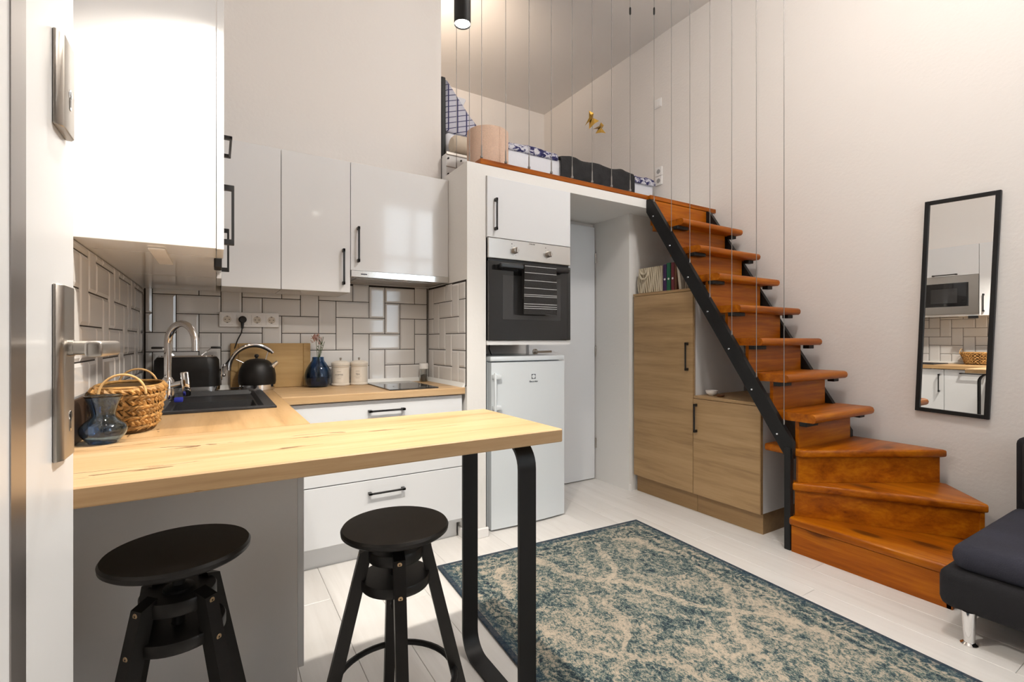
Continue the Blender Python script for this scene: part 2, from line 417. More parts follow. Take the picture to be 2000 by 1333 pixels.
# ------------------------------------------------------------------ room dimensions (metres; camera stands at x 0, y 0)
XL, XR = -.32, 3.47          # left and right wall faces
YB, YF, YL = 3.075, -1.5, 4.88   # kitchen back wall, front wall, loft back wall
ZC, ZLOFT, ZU = 3.95, 2.18, 2.117
YE = 2.485                   # loft edge / oven front
XC = 1.226                   # left face of the oven column

# floor with single planks
fl = struct('floor', B().box(XL - .12, XR + .12, YF - .12, YL + .1, -.06, -.009), 'floorgap', 'white washed plank floor')
pw, pl = .1915, 1.285
plank_full = None
x = .437 - 4 * pw; row = 0
while x < XR:
    x0, x1 = max(x, XL), min(x + pw, XR)
    off = [0, .52, .21, .83, .40, 1.02, .63][row % 7]
    y = YB - pl * 4 - off
    while y < YB:
        y0, y1 = max(y, YF), min(y + pl, YB)
        if y1 - y0 > .05 and x1 - x0 > .02:
            full = abs(y1 - y0 - pl) < 1e-6 and abs(x1 - x0 - pw) < 1e-6
            if full and plank_full is not None: link('floor_plank', plank_full, ((x0 + x1) / 2, (y0 + y1) / 2, -.005), fl)
            else:
                o = obj('floor_plank', B().box(x0 + .0006, x1 - .0006, y0 + .0006, y1 - .0006, -.010, 0, .0012), 'floor', fl)
                if full: plank_full = o.data
        y += pl
    x += pw; row += 1

# walls
wl = struct('wall_left', B().box(XL - .12, XL, YF - .12, YL + .1, 0, ZC), 'wall', 'white left wall behind the sink run')
bk = B().box(XL, 1.318, YB, YB + .1, ZLOFT, ZC).box(XL, 2.70, YB, YB + .1, 0, ZLOFT)
wb = struct('wall_back', bk, 'wall', 'white kitchen back wall')
wr = struct('wall_right', B().box(XR, XR + .12, YF - .12, YL + .1, 0, ZC), 'wall', 'white right wall with the mirror')
struct('wall_loft', B().box(XL, XR, YL, YL + .12, ZLOFT - .2, ZC), 'wall', 'white rear wall of the sleeping loft')
struct('ceiling', B().box(XL - .12, XR + .12, YF - .12, YL + .1, ZC, ZC + .1), 'ceil', 'flat white ceiling')
WX0, WX1, WZ0, WZ1 = 2.05, 3.05, .9, 3.2
fb = B().box(XL, WX0, YF - .12, YF, 0, ZC).box(WX1, XR, YF - .12, YF, 0, ZC).box(WX0, WX1, YF - .12, YF, 0, WZ0).box(WX0, WX1, YF - .12, YF, WZ1, ZC)
struct('wall_front', fb, 'wall', 'white front wall with the tall window')
struct('wall_entry', B().box(.74, .86, YF, .04, 0, ZC).box(XL, .74, -.10, .04, 2.12, ZC), 'wall', 'white wall around the entrance')
win = thing('window_1', 'tall white framed window', 'window', (2.55, YF, WZ0), kind='structure')
g = B()
for a, b_ in ((WX0, WX0 + .06), (2.52, 2.58), (WX1 - .06, WX1)): g.box(a, b_, YF - .09, YF - .03, WZ0, WZ1, .004)
for a, b_ in ((WZ0, WZ0 + .06), (2.35, 2.41), (WZ1 - .06, WZ1)): g.box(WX0, WX1, YF - .09, YF - .03, a, b_, .004)
obj('window_frame', g, 'plast', win)
for xa, xb in ((WX0 + .06, 2.52), (2.58, WX1 - .06)):
    for za, zb in ((WZ0 + .06, 2.35), (2.41, WZ1 - .06)): obj('window_pane', B().box(xa, xb, YF - .064, YF - .058, za, zb), 'clear', win)
# bathroom block under the loft, loft slab, oven column
struct('wall_partition', B().box(2.685, XR, 2.66, YB + .1, 0, ZU), 'wallw', 'white wall block beside the bathroom door')
struct('ceiling_loft_slab', B().box(XC, XR, YE, YL, ZU, ZLOFT - .0005).box(XL, XC, YB + .1, YL, ZU, ZLOFT - .0005), 'wallw', 'white underside and edge of the sleeping loft')
colm = struct('wall_column', B().box(XC, 1.348, YE, YB, 0, ZU), 'wallw', 'white column beside the oven')
struct('trim_1', B().box(1.31, 2.70, YE - .004, YE + .06, ZLOFT, 2.212, .003).box(1.31, 1.345, YE + .06, YB, ZLOFT, 2.212, .003), 'pine_x', 'orange pine edging along the loft')
struct('baseboard_column', B().box(XC - .012, 1.36, YE - .015, YE, 0, .055, .003).box(XC - .012, XC, YE, YE + .10, 0, .055, .003), 'plast', 'white skirting at the column foot')
struct('baseboard_right', B().box(XR - .012, XR, YF, .74, 0, .06, .003), 'plast', 'white skirting on the right wall')

# ------------------------------------------------------------------ metro tiles (each tile a part of its wall)
def tile_mesh(w, h):
    i = .010; d = .0032; g = .0021
    w2, h2 = w / 2 - g, h / 2 - g
    v = [(-w2, 0, -h2), (w2, 0, -h2), (w2, 0, h2), (-w2, 0, h2)]
    v += [(x, -.0018, z) for x, _, z in v[:4]]
    iw, ih = max(w2 - i, .001), max(h2 - i, .001)
    v += [(-iw, -.0018 - d, -ih), (iw, -.0018 - d, -ih), (iw, -.0018 - d, ih), (-iw, -.0018 - d, ih)]
    f = [(8, 9, 10, 11)]
    for a in range(4):
        b_ = (a + 1) % 4; f += [(a, b_, 4 + b_, 4 + a), (4 + a, 4 + b_, 8 + b_, 8 + a)]
    me = bpy.data.meshes.new('tile'); me.from_pydata(v, [], f); me.materials.append(M['tile'])
    bm = bmesh.new(); bm.from_mesh(me); bmesh.ops.recalc_face_normals(bm, faces=bm.faces[:])
    bm.to_mesh(me); bm.free(); return me
TM = {}
def tiles(parent, place, a0, a1, z0, z1, ao, unit, sign, zo=.890, zu=.1):
    """place(a, z) -> world location, rotation; herringbone cells"""
    imax = int((a1 - ao) / unit) + 3; imin = int((a0 - ao) / unit) - 3
    for i in range(imin, imax):
        for j in range(-3, 8):
            d = (i + sign * j) % 4
            if d == 2: r = (i, i + 2, j, j + 1)
            elif d == 0 and sign > 0: r = (i, i + 1, j, j + 2)
            elif d == 0 and sign < 0: r = (i, i + 1, j - 1, j + 1)
            else: continue
            A0, A1 = max(ao + r[0] * unit, a0), min(ao + r[1] * unit, a1)
            Z0, Z1 = max(zo + r[2] * zu, z0), min(zo + r[3] * zu, z1)
            if A1 - A0 < .012 or Z1 - Z0 < .012: continue
            key = (round(A1 - A0, 4), round(Z1 - Z0, 4))
            if key not in TM: TM[key] = tile_mesh(*key)
            loc, rz = place((A0 + A1) / 2, (Z0 + Z1) / 2)
            o = link('tile', TM[key], loc, parent); o.rotation_euler = (0, 0, rz)
TZ0, TZ1 = .885, 1.415
GR = .002
obj('grout', B().box(XL + .006, XC - .006, YB - GR, YB, TZ0, 1.50), 'grout', wb)
tiles(wb, lambda a, z: (Vector((a, YB - GR, z)), 0), XL + .012, XC - .012, TZ0, 1.50, .0225, .1004, 1)
obj('grout', B().box(XL, XL + GR, 1.2, YB - .002, TZ0, TZ1), 'grout', wl)
tiles(wl, lambda a, z: (Vector((XL + GR, a, z)), PI / 2), 1.2, YB - .012, TZ0, TZ1, 1.727, .103, -1)
obj('grout', B().box(XC - GR, XC, YE + .008, YB - .002, TZ0, 1.50), 'grout', colm)
tiles(colm, lambda a, z: (Vector((XC - GR, 3.074 - a, z)), -PI / 2), .012, .575, TZ0, 1.495, 0, .0975, 1)
# white sealing strips along the worktop
struct('trim_2', B().prism([(YB - .0285, .88), (YB - .0095, .88), (YB - .0095, .905)], XL + .03, XC - .012, mtx=Matrix(((0, 0, 1, 0), (1, 0, 0, 0), (0, 1, 0, 0), (0, 0, 0, 1)))), 'seal', 'white sealing strip at the back of the worktop')
struct('trim_3', B().prism([(XC - .0285, .88), (XC - .0095, .88), (XC - .0095, .905)], -YB + .03, -YE - .01, mtx=Matrix(((1, 0, 0, 0), (0, 0, -1, 0), (0, 1, 0, 0), (0, 0, 0, 1)))), 'seal', 'white sealing strip beside the column')
struct('trim_4', B().box(XL + .0095, XL + .026, 1.76, YB - .03, .8802, .905, .004), 'seal', 'white sealing strip along the left wall')

# ------------------------------------------------------------------ handles
def bar_handle(parent, p0, p1, out, name='handle'):
    """square black bar handle between two ends p0,p1, standing off along out"""
    p0 = Vector(p0); p1 = Vector(p1); out = Vector(out); ax = (p1 - p0).normalized(); L = (p1 - p0).length
    mt = Matrix.Translation(p0) @ Matrix((ax, out, ax.cross(out))).transposed().to_4x4()
    b = B().box(0, L, .022, .030, -.005, .005, .0015, mtx=mt).box(0, .018, 0, .030, -.006, .006, .0015, mtx=mt).box(L - .018, L, 0, .030, -.006, .006, .0015, mtx=mt)
    return obj(name, b, 'blackh', parent)

# ------------------------------------------------------------------ base units and worktop
# drawer unit at the back
t = thing('drawer_unit', 'white two drawer base unit under the hob', 'cabinet', (.74, 2.8, 0))
obj('carcass', B().box(.262, .280, 2.53, YB - .011, .10, .84).box(1.192, 1.210, 2.53, YB - .011, .10, .84).box(.28, 1.192, 2.53, YB - .011, .10, .118).box(.28, 1.192, YB - .03, YB - .011, .118, .84), 'carc', t)
for z0, z1, zh in ((.427, .836, .783), (.125, .422, .358)):
    d = obj('drawer_front', B().box(.262, 1.206, 2.510, 2.529, z0, z1, .0015), 'whitem', t)
    bar_handle(d, (.668, 2.510, zh), (.862, 2.510, zh), (0, -1, 0))
obj('plinth', B().box(.262, 1.206, 2.585, 2.60, .0, .099), 'carc', t)
# left run
t = thing('integrated_dishwasher', 'white panelled unit with a long horizontal handle under the left worktop', 'dishwasher', (0, 1.85, 0))
obj('body', B().box(-.30, .218, 1.662, 2.028, .10, .835), 'carc', t)
d = obj('front_panel', B().box(.2185, .2375, 1.645, 2.030, .117, .835, .0015), 'white', t)
bar_handle(d, (.2375, 1.70, .800), (.2375, 1.90, .800), (1, 0, 0))
obj('plinth', B().box(.145, .16, 1.662, 2.03, 0, .099), 'carc', t)
t = thing('sink_cabinet', 'white sink base unit with a vertical black handle', 'cabinet', (0, 2.27, 0))
obj('carcass', B().box(-.30, .218, 2.032, 2.05, .10, .835).box(-.30, .218, 2.49, 2.508, .10, .835).box(-.30, .218, 2.05, 2.49, .10, .118), 'carc', t)
d = obj('door', B().box(.2185, .2375, 2.034, 2.505, .117, .835, .0015), 'white', t)
bar_handle(d, (.2375, 2.072, .59), (.2375, 2.072, .785), (1, 0, 0))
obj('plinth', B().box(.145, .16, 2.032, 2.58, 0, .099), 'carc', t)
tag(obj('end_panel', B().box(XL + .001, .2180, 1.640, 1.660, 0, .839, .0015), 'grey_panel'), 'pale grey end panel below the breakfast bar', 'panel')

t = thing('worktop', 'golden oak L shaped kitchen worktop with the sink and hob', 'worktop', (0, 2.4, .84))
SX0, SX1, SY0, SY1 = -.195, .195, 2.15, 2.92
wb_ = B()
for a in ((XL + .001, .26, 1.672, SY0), (XL + .001, SX0, SY0, SY1), (SX1, .26, SY0, SY1), (XL + .001, .26, SY1, YB - .0095)): wb_.box(a[0], a[1], a[2], a[3], .842, .880)
obj('left_run', wb_, 'oak_y', t)
obj('back_run', B().box(.2605, XC - .010, 2.487, YB - .0095, .842, .880, .003), 'oak_x', t)
t = thing('breakfast_bar', 'thick golden oak breakfast bar on a black loop leg', 'bar', (.3, 1.42, 0))
obj('bar_top', B().box(XL + .001, .900, 1.168, 1.6715, .8405, .880, .003), 'oak_x', t)
pth = []
y0, y1, z0, z1, r = 1.215, 1.598, .005, .835, .075
for cy, cz, a0 in ((y1 - r, z1 - r, 0), (y0 + r, z1 - r, PI / 2), (y0 + r, z0 + r, PI), (y1 - r, z0 + r, 1.5 * PI)):
    for i in range(9):
        a = a0 + PI / 2 * i / 8; pth.append((.800, cy + r * math.cos(a), cz + r * math.sin(a)))
obj('loop_leg', B().ribbon(pth, (1, 0, 0), .060, .010), 'black', t)

# ------------------------------------------------------------------ wall units
UZ0, UZ1 = 1.415, 2.14
t = thing('wall_cabinet', 'white narrow wall unit nearest the entrance with its bright side', 'cabinet', (-.15, 1.72, UZ0), 'white wall units')
obj('body', B().box(XL + .002, -.0005, 1.633, 1.808, UZ0, 2.18, .001), 'white', t)
d = obj('door', B().box(.0015, .0195, 1.634, 1.808, UZ0 - .001, 2.18, .001), 'white', t)
bar_handle(d, (.0195, 1.772, 1.452), (.0195, 1.772, 1.642), (1, 0, 0))
t = thing('wall_cabinet', 'white lift-up wall unit above the microwave', 'cabinet', (-.15, 2.11, 1.855), 'white wall units')
obj('body', B().box(XL + .002, -.0005, 1.811, 2.408, 1.858, 2.18), 'white', t)
obj('shelf', B().box(XL + .002, .0, 1.811, 2.408, UZ0, 1.436).box(XL + .002, -.29, 1.811, 2.408, 1.436, 1.858), 'white', t)
d = obj('door', B().box(.0015, .0195, 1.812, 2.407, 1.858, 2.18, .001), 'white', t)
bar_handle(d, (.0195, 1.985, 1.872), (.0195, 2.20, 1.872), (1, 0, 0))
t = thing('wall_cabinet', 'white wall unit in the kitchen corner past the microwave', 'cabinet', (-.15, 2.57, UZ0), 'white wall units')
obj('body', B().box(XL + .002, -.0005, 2.411, YB - .012, UZ0, UZ1), 'white', t)
d = obj('door', B().box(.0015, .0195, 2.412, 2.742, UZ0, UZ1, .001), 'white', t)
bar_handle(d, (.0195, 2.47, 1.452), (.0195, 2.47, 1.642), (1, 0, 0))
t = thing('microwave', 'built-in steel microwave seen in the mirror', 'microwave', (-.13, 2.11, 1.436))
obj('body', B().box(-.28, .0, 1.83, 2.39, 1.440, 1.85), 'black', t)
obj('frame', B().box(.0005, .018, 1.814, 2.406, 1.438, 1.520).box(.0005, .018, 1.814, 2.406, 1.78, 1.855).box(.0005, .018, 1.814, 1.895, 1.520, 1.78).box(.0005, .018, 2.33, 2.406, 1.52, 1.78), 'steel', t)
d = obj('door_glass', B().box(.0005, .015, 1.895, 2.33, 1.52, 1.78), 'bglass', t)
obj('window', B().box(.0151, .0156, 1.99, 2.22, 1.56, 1.72), 'glassin', d)
tag(obj('under_cabinet_light', B().box(-.165, -.125, 1.70, 2.02, UZ0 - .006, UZ0 - .0005, .001), 'grey_panel'), 'slim rectangular light profile under the wall unit', 'light')
tag(obj('vent_grille', B().box(-.006, .016, 1.82, 1.90, UZ0 - .03, UZ0 - .0005, .002), 'black'), 'small black vent strip under the microwave housing', 'vent')
for x0, x1, z0, lab, hx, h0, h1 in ((.022, .285, UZ0, 'white glossy corner wall unit without a handle on the back wall', None, 0, 0),
                          (.288, .634, UZ0, 'white glossy wall unit with a black handle left of the extractor', .596, 1.455, 1.652),
                          (.637, 1.224, 1.541, 'wide white glossy wall unit above the steel extractor', .676, 1.585, 1.783)):
    t = thing('wall_cabinet', lab, 'cabinet', ((x0 + x1) / 2, 2.91, z0), 'white wall units')
    obj('body', B().box(x0, x1, 2.764, YB - .012, z0, UZ1), 'white', t)
    d = obj('door', B().box(x0, x1, 2.745, 2.763, z0, UZ1, .001), 'white', t)
    if hx: bar_handle(d, (hx, 2.745, h0), (hx, 2.745, h1), (0, -1, 0))
t = thing('extractor_hood', 'slim steel extractor hood over the hob', 'hood', (.93, 2.9, 1.5))
obj('front_bar', B().box(.637, 1.222, 2.735, 2.765, 1.502, 1.5395, .002), 'hoodsteel', t)
obj('body', B().box(.640, 1.222, 2.766, 3.05, 1.505, 1.5395), 'steel', t)
obj('filter', B().box(.68, 1.18, 2.80, 3.02, 1.500, 1.5048), 'nickel', t)
obj('brand_mark', B().box(.69, .725, 2.7344, 2.735, 1.517, 1.523), 'logo', t)

# ------------------------------------------------------------------ oven column
t = thing('oven_cabinet', 'white cabinet door above the built-in oven', 'cabinet', (1.66, 2.75, 1.755))
obj('body', B().box(1.352, 1.962, YE + .004, YB - .02, 1.756, 2.112), 'carc', t)
d = obj('door', B().box(1.350, 1.964, YE - .016, YE + .002, 1.757, 2.112, .0015), 'whitem', t)
bar_handle(d, (1.400, YE - .016, 1.797), (1.400, YE - .016, 1.985), (0, -1, 0))
t = thing('oven_housing', 'white open oven housing above the fridge', 'cabinet', (1.66, 2.75, 1.12))
obj('shelf', B().box(1.352, 1.964, YE - .01, YB - .02, 1.122, 1.147), 'carc', t)
obj('side', B().box(1.950, 1.966, YE, YB - .02, 1.148, 1.755), 'carc', t)
t = thing('oven', 'built-in black glass oven with a steel control panel', 'oven', (1.655, 2.72, 1.15))
obj('body', B().box(1.37, 1.945, YE + .003, 3.0, 1.149, 1.745), 'black', t)
obj('control_panel', B().box(1.354, 1.962, YE - .020, YE + .001, 1.634, 1.7535, .003), 'steel', t)
obj('vent_gap', B().box(1.36, 1.956, YE - .006, YE + .001, 1.622, 1.634), 'bplast', t)
d = obj('door', B().box(1.354, 1.962, YE - .022, YE + .001, 1.1505, 1.620, .003), 'bglass', t)
obj('window', B().box(1.45, 1.88, YE - .0226, YE - .0221, 1.275, 1.54), 'glassin', d)
h = B().tube([(1.41, YE - .062, 1.588), (1.90, YE - .062, 1.588)], .012, 12)
for hx in (1.43, 1.88): h.cyl((hx, YE - .022, 1.588), (hx, YE - .062, 1.588), .011)
h = B().box(1.405, 1.905, YE - .078, YE - .055, 1.573, 1.602, .006, 2).box(1.415, 1.445, YE - .057, YE - .022, 1.576, 1.599, .003).box(1.865, 1.895, YE - .057, YE - .022, 1.576, 1.599, .003)
obj('handle', h, 'bplast', d)
for hx in (1.533, 1.782):
    k = obj('knob', B().lathe([(0, .028), (.016, .028), (.0185, .024), (.0195, 0), (0, 0)], n=24, mtx=Matrix.Translation((hx, YE - .020, 1.690)) @ Matrix.Rotation(PI / 2, 4, 'X')), 'nickel', t)
    obj('grip', B().box(hx - .004, hx + .004, YE - .060, YE - .046, 1.674, 1.706, .002), 'steel', k)
    mk = B()
    for i in range(9):
        a = PI * (.1 + 1.8 * i / 8) + PI * 1.5
        if i % 1 == 0: mk.box(hx + .030 * math.cos(a) - .0013, hx + .030 * math.cos(a) + .0013, YE - .0204, YE - .020, 1.690 + .030 * math.sin(a) - .0013, 1.690 + .030 * math.sin(a) + .0013)
    mk.box(hx - .021, hx - .015, YE - .0204, YE - .020, 1.727, 1.733)
    obj('dial_marks', mk, 'print', t)
tb = text_mesh('ZANUSSI', .011); tb.xf(Matrix.Translation((1.66, YE - .0204, 1.742)) @ Matrix.Rotation(PI / 2, 4, 'X'))
obj('brand_mark', tb, 'print', t)
# towel over the oven handle
t = thing('tea_towel', 'charcoal tea towel with white stripes hanging on the oven handle', 'towel', (1.685, YE - .08, 1.45))
def cloth(x0, x1, z0, z1, y, ny=10, nx=8, th=.004, wob=.004):
    vs = []; fs = []
    for i in range(nx + 1):
        for j in range(ny + 1):
            u = i / nx; w = j / ny
            vs.append((x0 + (x1 - x0) * u + .006 * (1 - w) * (1 if u > .5 else -1), y + wob * math.sin(9 * u + 3 * w) * (1 - w), z0 + (z1 - z0) * w))
    n0 = len(vs); vs += [(a, b_ + th, c) for a, b_, c in vs]
    I = lambda i, j: i * (ny + 1) + j
    for i in range(nx):
        for j in range(ny):
            q = (I(i, j), I(i + 1, j), I(i + 1, j + 1), I(i, j + 1)); fs.append(q); fs.append(tuple(k + n0 for k in q[::-1]))
    for i in range(nx):
        fs.append((I(i, 0), n0 + I(i, 0), n0 + I(i + 1, 0), I(i + 1, 0))); fs.append((I(i, ny), I(i + 1, ny), n0 + I(i + 1, ny), n0 + I(i, ny)))
    for j in range(ny):
        fs.append((I(0, j), I(0, j + 1), n0 + I(0, j + 1), n0 + I(0, j))); fs.append((I(nx, j), n0 + I(nx, j), n0 + I(nx, j + 1), I(nx, j + 1)))
    return B().pyd(vs, fs)
TX0, TX1 = 1.565, 1.798
yt = YE - .086
obj('cloth', cloth(TX0, TX1, 1.305, 1.603, yt).box(TX0, TX1, yt, YE - .049, 1.6025, 1.6065, .001), 'towel', t)
obj('back_fall', B().box(TX0 + .005, TX1 - .005, YE - .049, YE - .046, 1.40, 1.6035), 'towel', t)
for zz, hh in ((1.592, .003), (1.553, .003), (1.507, .003), (1.461, .003), (1.422, .003), (1.412, .003), (1.366, .003), (1.352, .003), (1.340, .003)):
    w = (zz - 1.305) / .298
    vs = []; fs = []
    for i in range(9):
        u = i / 8; xx = TX0 + (TX1 - TX0) * u + .006 * (1 - w) * (1 if u > .5 else -1); yy = yt + .004 * math.sin(9 * u + 3 * w) * (1 - w) - .0006
        vs += [(xx, yy, zz), (xx, yy, zz + hh), (xx, yy + .001, zz), (xx, yy + .001, zz + hh)]
        if i:
            k = 4 * i; p = k - 4; fs += [(p, k, k + 1, p + 1), (p + 1, k + 1, k + 3, p + 3), (p + 2, p + 3, k + 3, k + 2), (p, p + 2, k + 2, k)]
    obj('stripe', B().pyd(vs, fs), 'stripe', t)

# fridge
t = thing('fridge', 'white undercounter fridge below the oven', 'fridge', (1.68, 2.78, 0))
obj('body', B().box(1.402, 1.950, 2.565, 3.04, .01, 1.020, .004), 'appl', t)
obj('top', B().box(1.398, 1.955, 2.520, 3.045, 1.0225, 1.052, .006, 2), 'appl', t)
pts = [(1.402, 2.562)] + [(1.402 + .548 * i / 12, 2.516 - .013 * math.sin(PI * i / 12)) for i in range(13)] + [(1.950, 2.562)]
d = obj('door', B().prism(pts, .012, 1.015), 'appl', t)
h = B().box(1.4065, 1.421, 2.480, 2.498, .55, .955, .005, 2)
for z in (.59, .745, .93): h.box(1.405, 1.455, 2.482, 2.522, z - .014, z + .014, .005, 2)
obj('handle', h, 'appl', d)
lg = B().box(1.683, 1.713, 2.5022, 2.5028, .908, .938)
obj('logo_square', lg, 'logo', d)
lw = B().lathe([(0, 0), (.0125, 0)], n=24, mtx=Matrix.Translation((1.698, 2.5018, .923)) @ Matrix.Rotation(PI / 2, 4, 'X'))
obj('logo_disc', lw, 'appl', d)
tb = text_mesh('Electrolux', .0155); tb.xf(Matrix.Translation((1.698, 2.5020, .892)) @ Matrix.Rotation(PI / 2, 4, 'X'))
obj('brand_mark', tb, 'logo', d)
tag(obj('fridge_cable', B().tube([(1.56, 2.80, 1.053), (1.565, 2.84, 1.09), (1.59, 2.88, 1.118)], .004), 'bplast'), 'short black cable rising behind the fridge top', 'cable')

# bathroom door
t = thing('door_2', 'plain white bathroom door', 'door', (2.35, YB, 0), kind='structure')
obj('door_leaf', B().box(2.02, 2.675, YB - .035, YB - .001, .008, 2.085, .002), 'whitem', t)
hb = B().lathe([(0, .008), (.022, .008), (.024, 0), (0, 0)], n=20, mtx=Matrix.Translation((2.075, YB - .035, 1.062)) @ Matrix.Rotation(PI / 2, 4, 'X'))
hb.cyl((2.075, YB - .035, 1.062), (2.075, YB - .08, 1.062), .009).cyl((2.068, YB - .08, 1.062), (2.195, YB - .08, 1.064), .009)
obj('handle', hb, 'nickel', t)
for z in (.30, 1.06, 1.83): obj('hinge', B().cyl((2.680, YB - .040, z - .04), (2.680, YB - .040, z + .04), .007), 'nickel', t)
struct('baseboard_partition', B().box(2.68, 2.70, 2.645, 2.66, 0, .05, .002), 'plast', 'white skirting at the partition corner')

# ------------------------------------------------------------------ oak cabinets under the stairs
t = thing('tall_cabinet', 'tall pale oak cabinet below the upper stairs', 'cabinet', (3.0, 2.37, 0), 'oak cabinets under the stairs')
CX = 2.712
obj('carcass', B().box(CX + .02, 3.28, 2.105, 2.123, .125, 1.482).box(CX + .02, 3.28, 2.622, 2.640, .125, 1.482).box(CX + .02, 3.28, 2.123, 2.622, .125, .143).box(3.262, 3.28, 2.123, 2.622, .143, 1.482), 'carc', t)
obj('edge_band', B().box(CX + .0195, CX + .0235, 2.1035, 2.106, .125, 1.482), 'kick_oak', t)
obj('top', B().box(CX, 3.285, 2.100, 2.645, 1.483, 1.501, .001), 'cab_oak', t)
d = obj('door', B().box(CX, CX + .019, 2.106, 2.638, .127, 1.480, .001), 'cab_oak', t)
bar_handle(d, (CX, 2.145, .945), (CX, 2.145, 1.135), (-1, 0, 0))
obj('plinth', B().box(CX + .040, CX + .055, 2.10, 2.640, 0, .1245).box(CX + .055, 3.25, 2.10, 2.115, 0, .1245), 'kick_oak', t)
t = thing('low_cabinet', 'low pale oak cabinet below the lower stairs', 'cabinet', (3.0, 1.87, 0), 'oak cabinets under the stairs')
obj('carcass', B().box(CX + .02, 3.28, 1.640, 1.658, .125, .762).box(CX + .02, 3.28, 2.084, 2.1025, .125, .762).box(CX + .02, 3.28, 1.658, 2.084, .125, .143).box(3.262, 3.28, 1.658, 2.084, .143, .762), 'carc', t)
obj('edge_band', B().box(CX, CX + .0235, 1.6355, 1.6392, .125, .762), 'kick_oak', t)
obj('top', B().box(CX, 3.285, 1.637, 2.0995, .763, .781, .001), 'cab_oak', t)
d = obj('door', B().box(CX, CX + .019, 1.640, 2.1025, .127, .760, .001), 'cab_oak', t)
bar_handle(d, (CX, 2.075, .54), (CX, 2.075, .73), (-1, 0, 0))
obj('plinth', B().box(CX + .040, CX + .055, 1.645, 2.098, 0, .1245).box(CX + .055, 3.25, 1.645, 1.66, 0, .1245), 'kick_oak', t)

# ------------------------------------------------------------------ staircase
st = thing('staircase', 'orange pine winder staircase with black steel stringers up to the loft', 'staircase', (3.05, 1.6, 0))
TL, TR = 2.722, 3.400
TR_Y = [2.190, 2.051, 1.909, 1.766, 1.629, 1.479, 1.335]
TR_Z = [1.992, 1.785, 1.581, 1.369, 1.163, .956, .747]
for k, (y, z) in enumerate(zip(TR_Y, TR_Z)):
    bk_ = YE - .023 - y if k == 0 else .25
    sec = [(y + .020, z), (y + .006, z - .006), (y, z - .020), (y + .003, z - .036), (y + .014, z - .045), (y + bk_, z - .045), (y + bk_, z)]
    tr = obj('tread', B().prism(sec, TL, TR, mtx=Matrix(((0, 0, 1, 0), (1, 0, 0, 0), (0, 1, 0, 0), (0, 0, 0, 1)))), 'pine_x', st, ang=50)
    zb = (TR_Z[k + 1] if k < 6 else .55)
    obj('riser', B().box(TL + .012, 3.318, y + .095, y + .115, zb, z - .0455, .001), 'pine_x', st)
    for xa, xb in ((TL - .004, TL + .115), (3.325, 3.385)):
        obj('bracket', B().box(xa, xb, y + .045, y + .085, z - .068, z - .0455, .002), 'black', st)
obj('top_riser', B().box(TL, 3.40, YE - .022, YE - .002, 1.993, 2.177, .001).box(2.7005, 3.455, YE - .026, YE + .06, ZLOFT, 2.212, .003), 'pine_x', st)
# stringers
def stringer(x0, x1):
    up = [(2.483, 2.212), (2.421, 2.149), (1.455, .622), (1.40, .535)]
    sec = [(2.483, 2.165), (2.41, 2.130), (1.438, .590), (1.438, .530), (1.468, .455), (2.483, 2.03)]
    sec = [(2.484, 2.176), (2.450, 2.176), (2.430, 2.160), (1.436, .592), (1.436, .500), (1.472, .500), (2.484, 2.085)]
    return B().prism(sec, x0, x1, mtx=Matrix(((0, 0, 1, 0), (1, 0, 0, 0), (0, 1, 0, 0), (0, 0, 0, 1))))
s1 = obj('stringer', stringer(2.680, 2.712), 'black', st)
s2 = obj('stringer', stringer(3.335, 3.367), 'black', st)
for i in range(7):
    y = 1.52 + .15 * i; z = .592 + (y - 1.436) * 1.577 - .10
    obj('bolt', B().lathe([(0, .004), (.005, .003), (.0065, 0), (0, 0)], n=10, mtx=Matrix.Translation((2.680, y, z)) @ Matrix.Rotation(-PI / 2, 4, 'Y')), 'chrome', s1)
obj('post', B().box(2.668, 2.704, 1.442, 1.476, 0, .56, .003), 'black', st)
# winders
def winder(poly, z, nm='winder_tread', mat='pine_x'):
    return obj(nm, B().prism(poly, z - .042, z, .010, 2), mat, st, ang=50)
winder([(2.708, 1.402), (3.395, .990), (3.405, 1.62), (2.722, 1.62)], .552)
winder([(2.690, 1.438), (3.125, .757), (3.395, .992), (3.38, 1.11), (2.72, 1.50)], .368, mat='pine_y')
winder([(2.660, 1.436), (2.660, .755), (3.128, .758), (3.16, .82), (2.74, 1.49), (2.70, 1.49)], .185, mat='pine_y')
def board(p, q, z0, z1, th, nm='winder_riser', mat='pine_x'):
    p = Vector((*p, 0)); q = Vector((*q, 0)); d = (q - p); L = d.length; a = math.atan2(d.y, d.x)
    return obj(nm, B().box(0, L, 0, th, z0, z1, .001, mtx=Matrix.Translation(p) @ Matrix.Rotation(a, 4, 'Z')), mat, st)
board((2.716, 1.424), (3.385, 1.020), .368, .5095, .02)
board((2.712, 1.440), (3.130, .786), .185, .3255, .02, mat='pine_y')
board((2.668, 1.436), (2.668, .762), 0, .1425, .02, mat='pine_y')
board((2.668, .765), (3.125, .765), 0, .1425, .018, 'side_panel')
board((3.130, .775), (3.39, 1.005), 0, .3255, .018, 'side_panel')

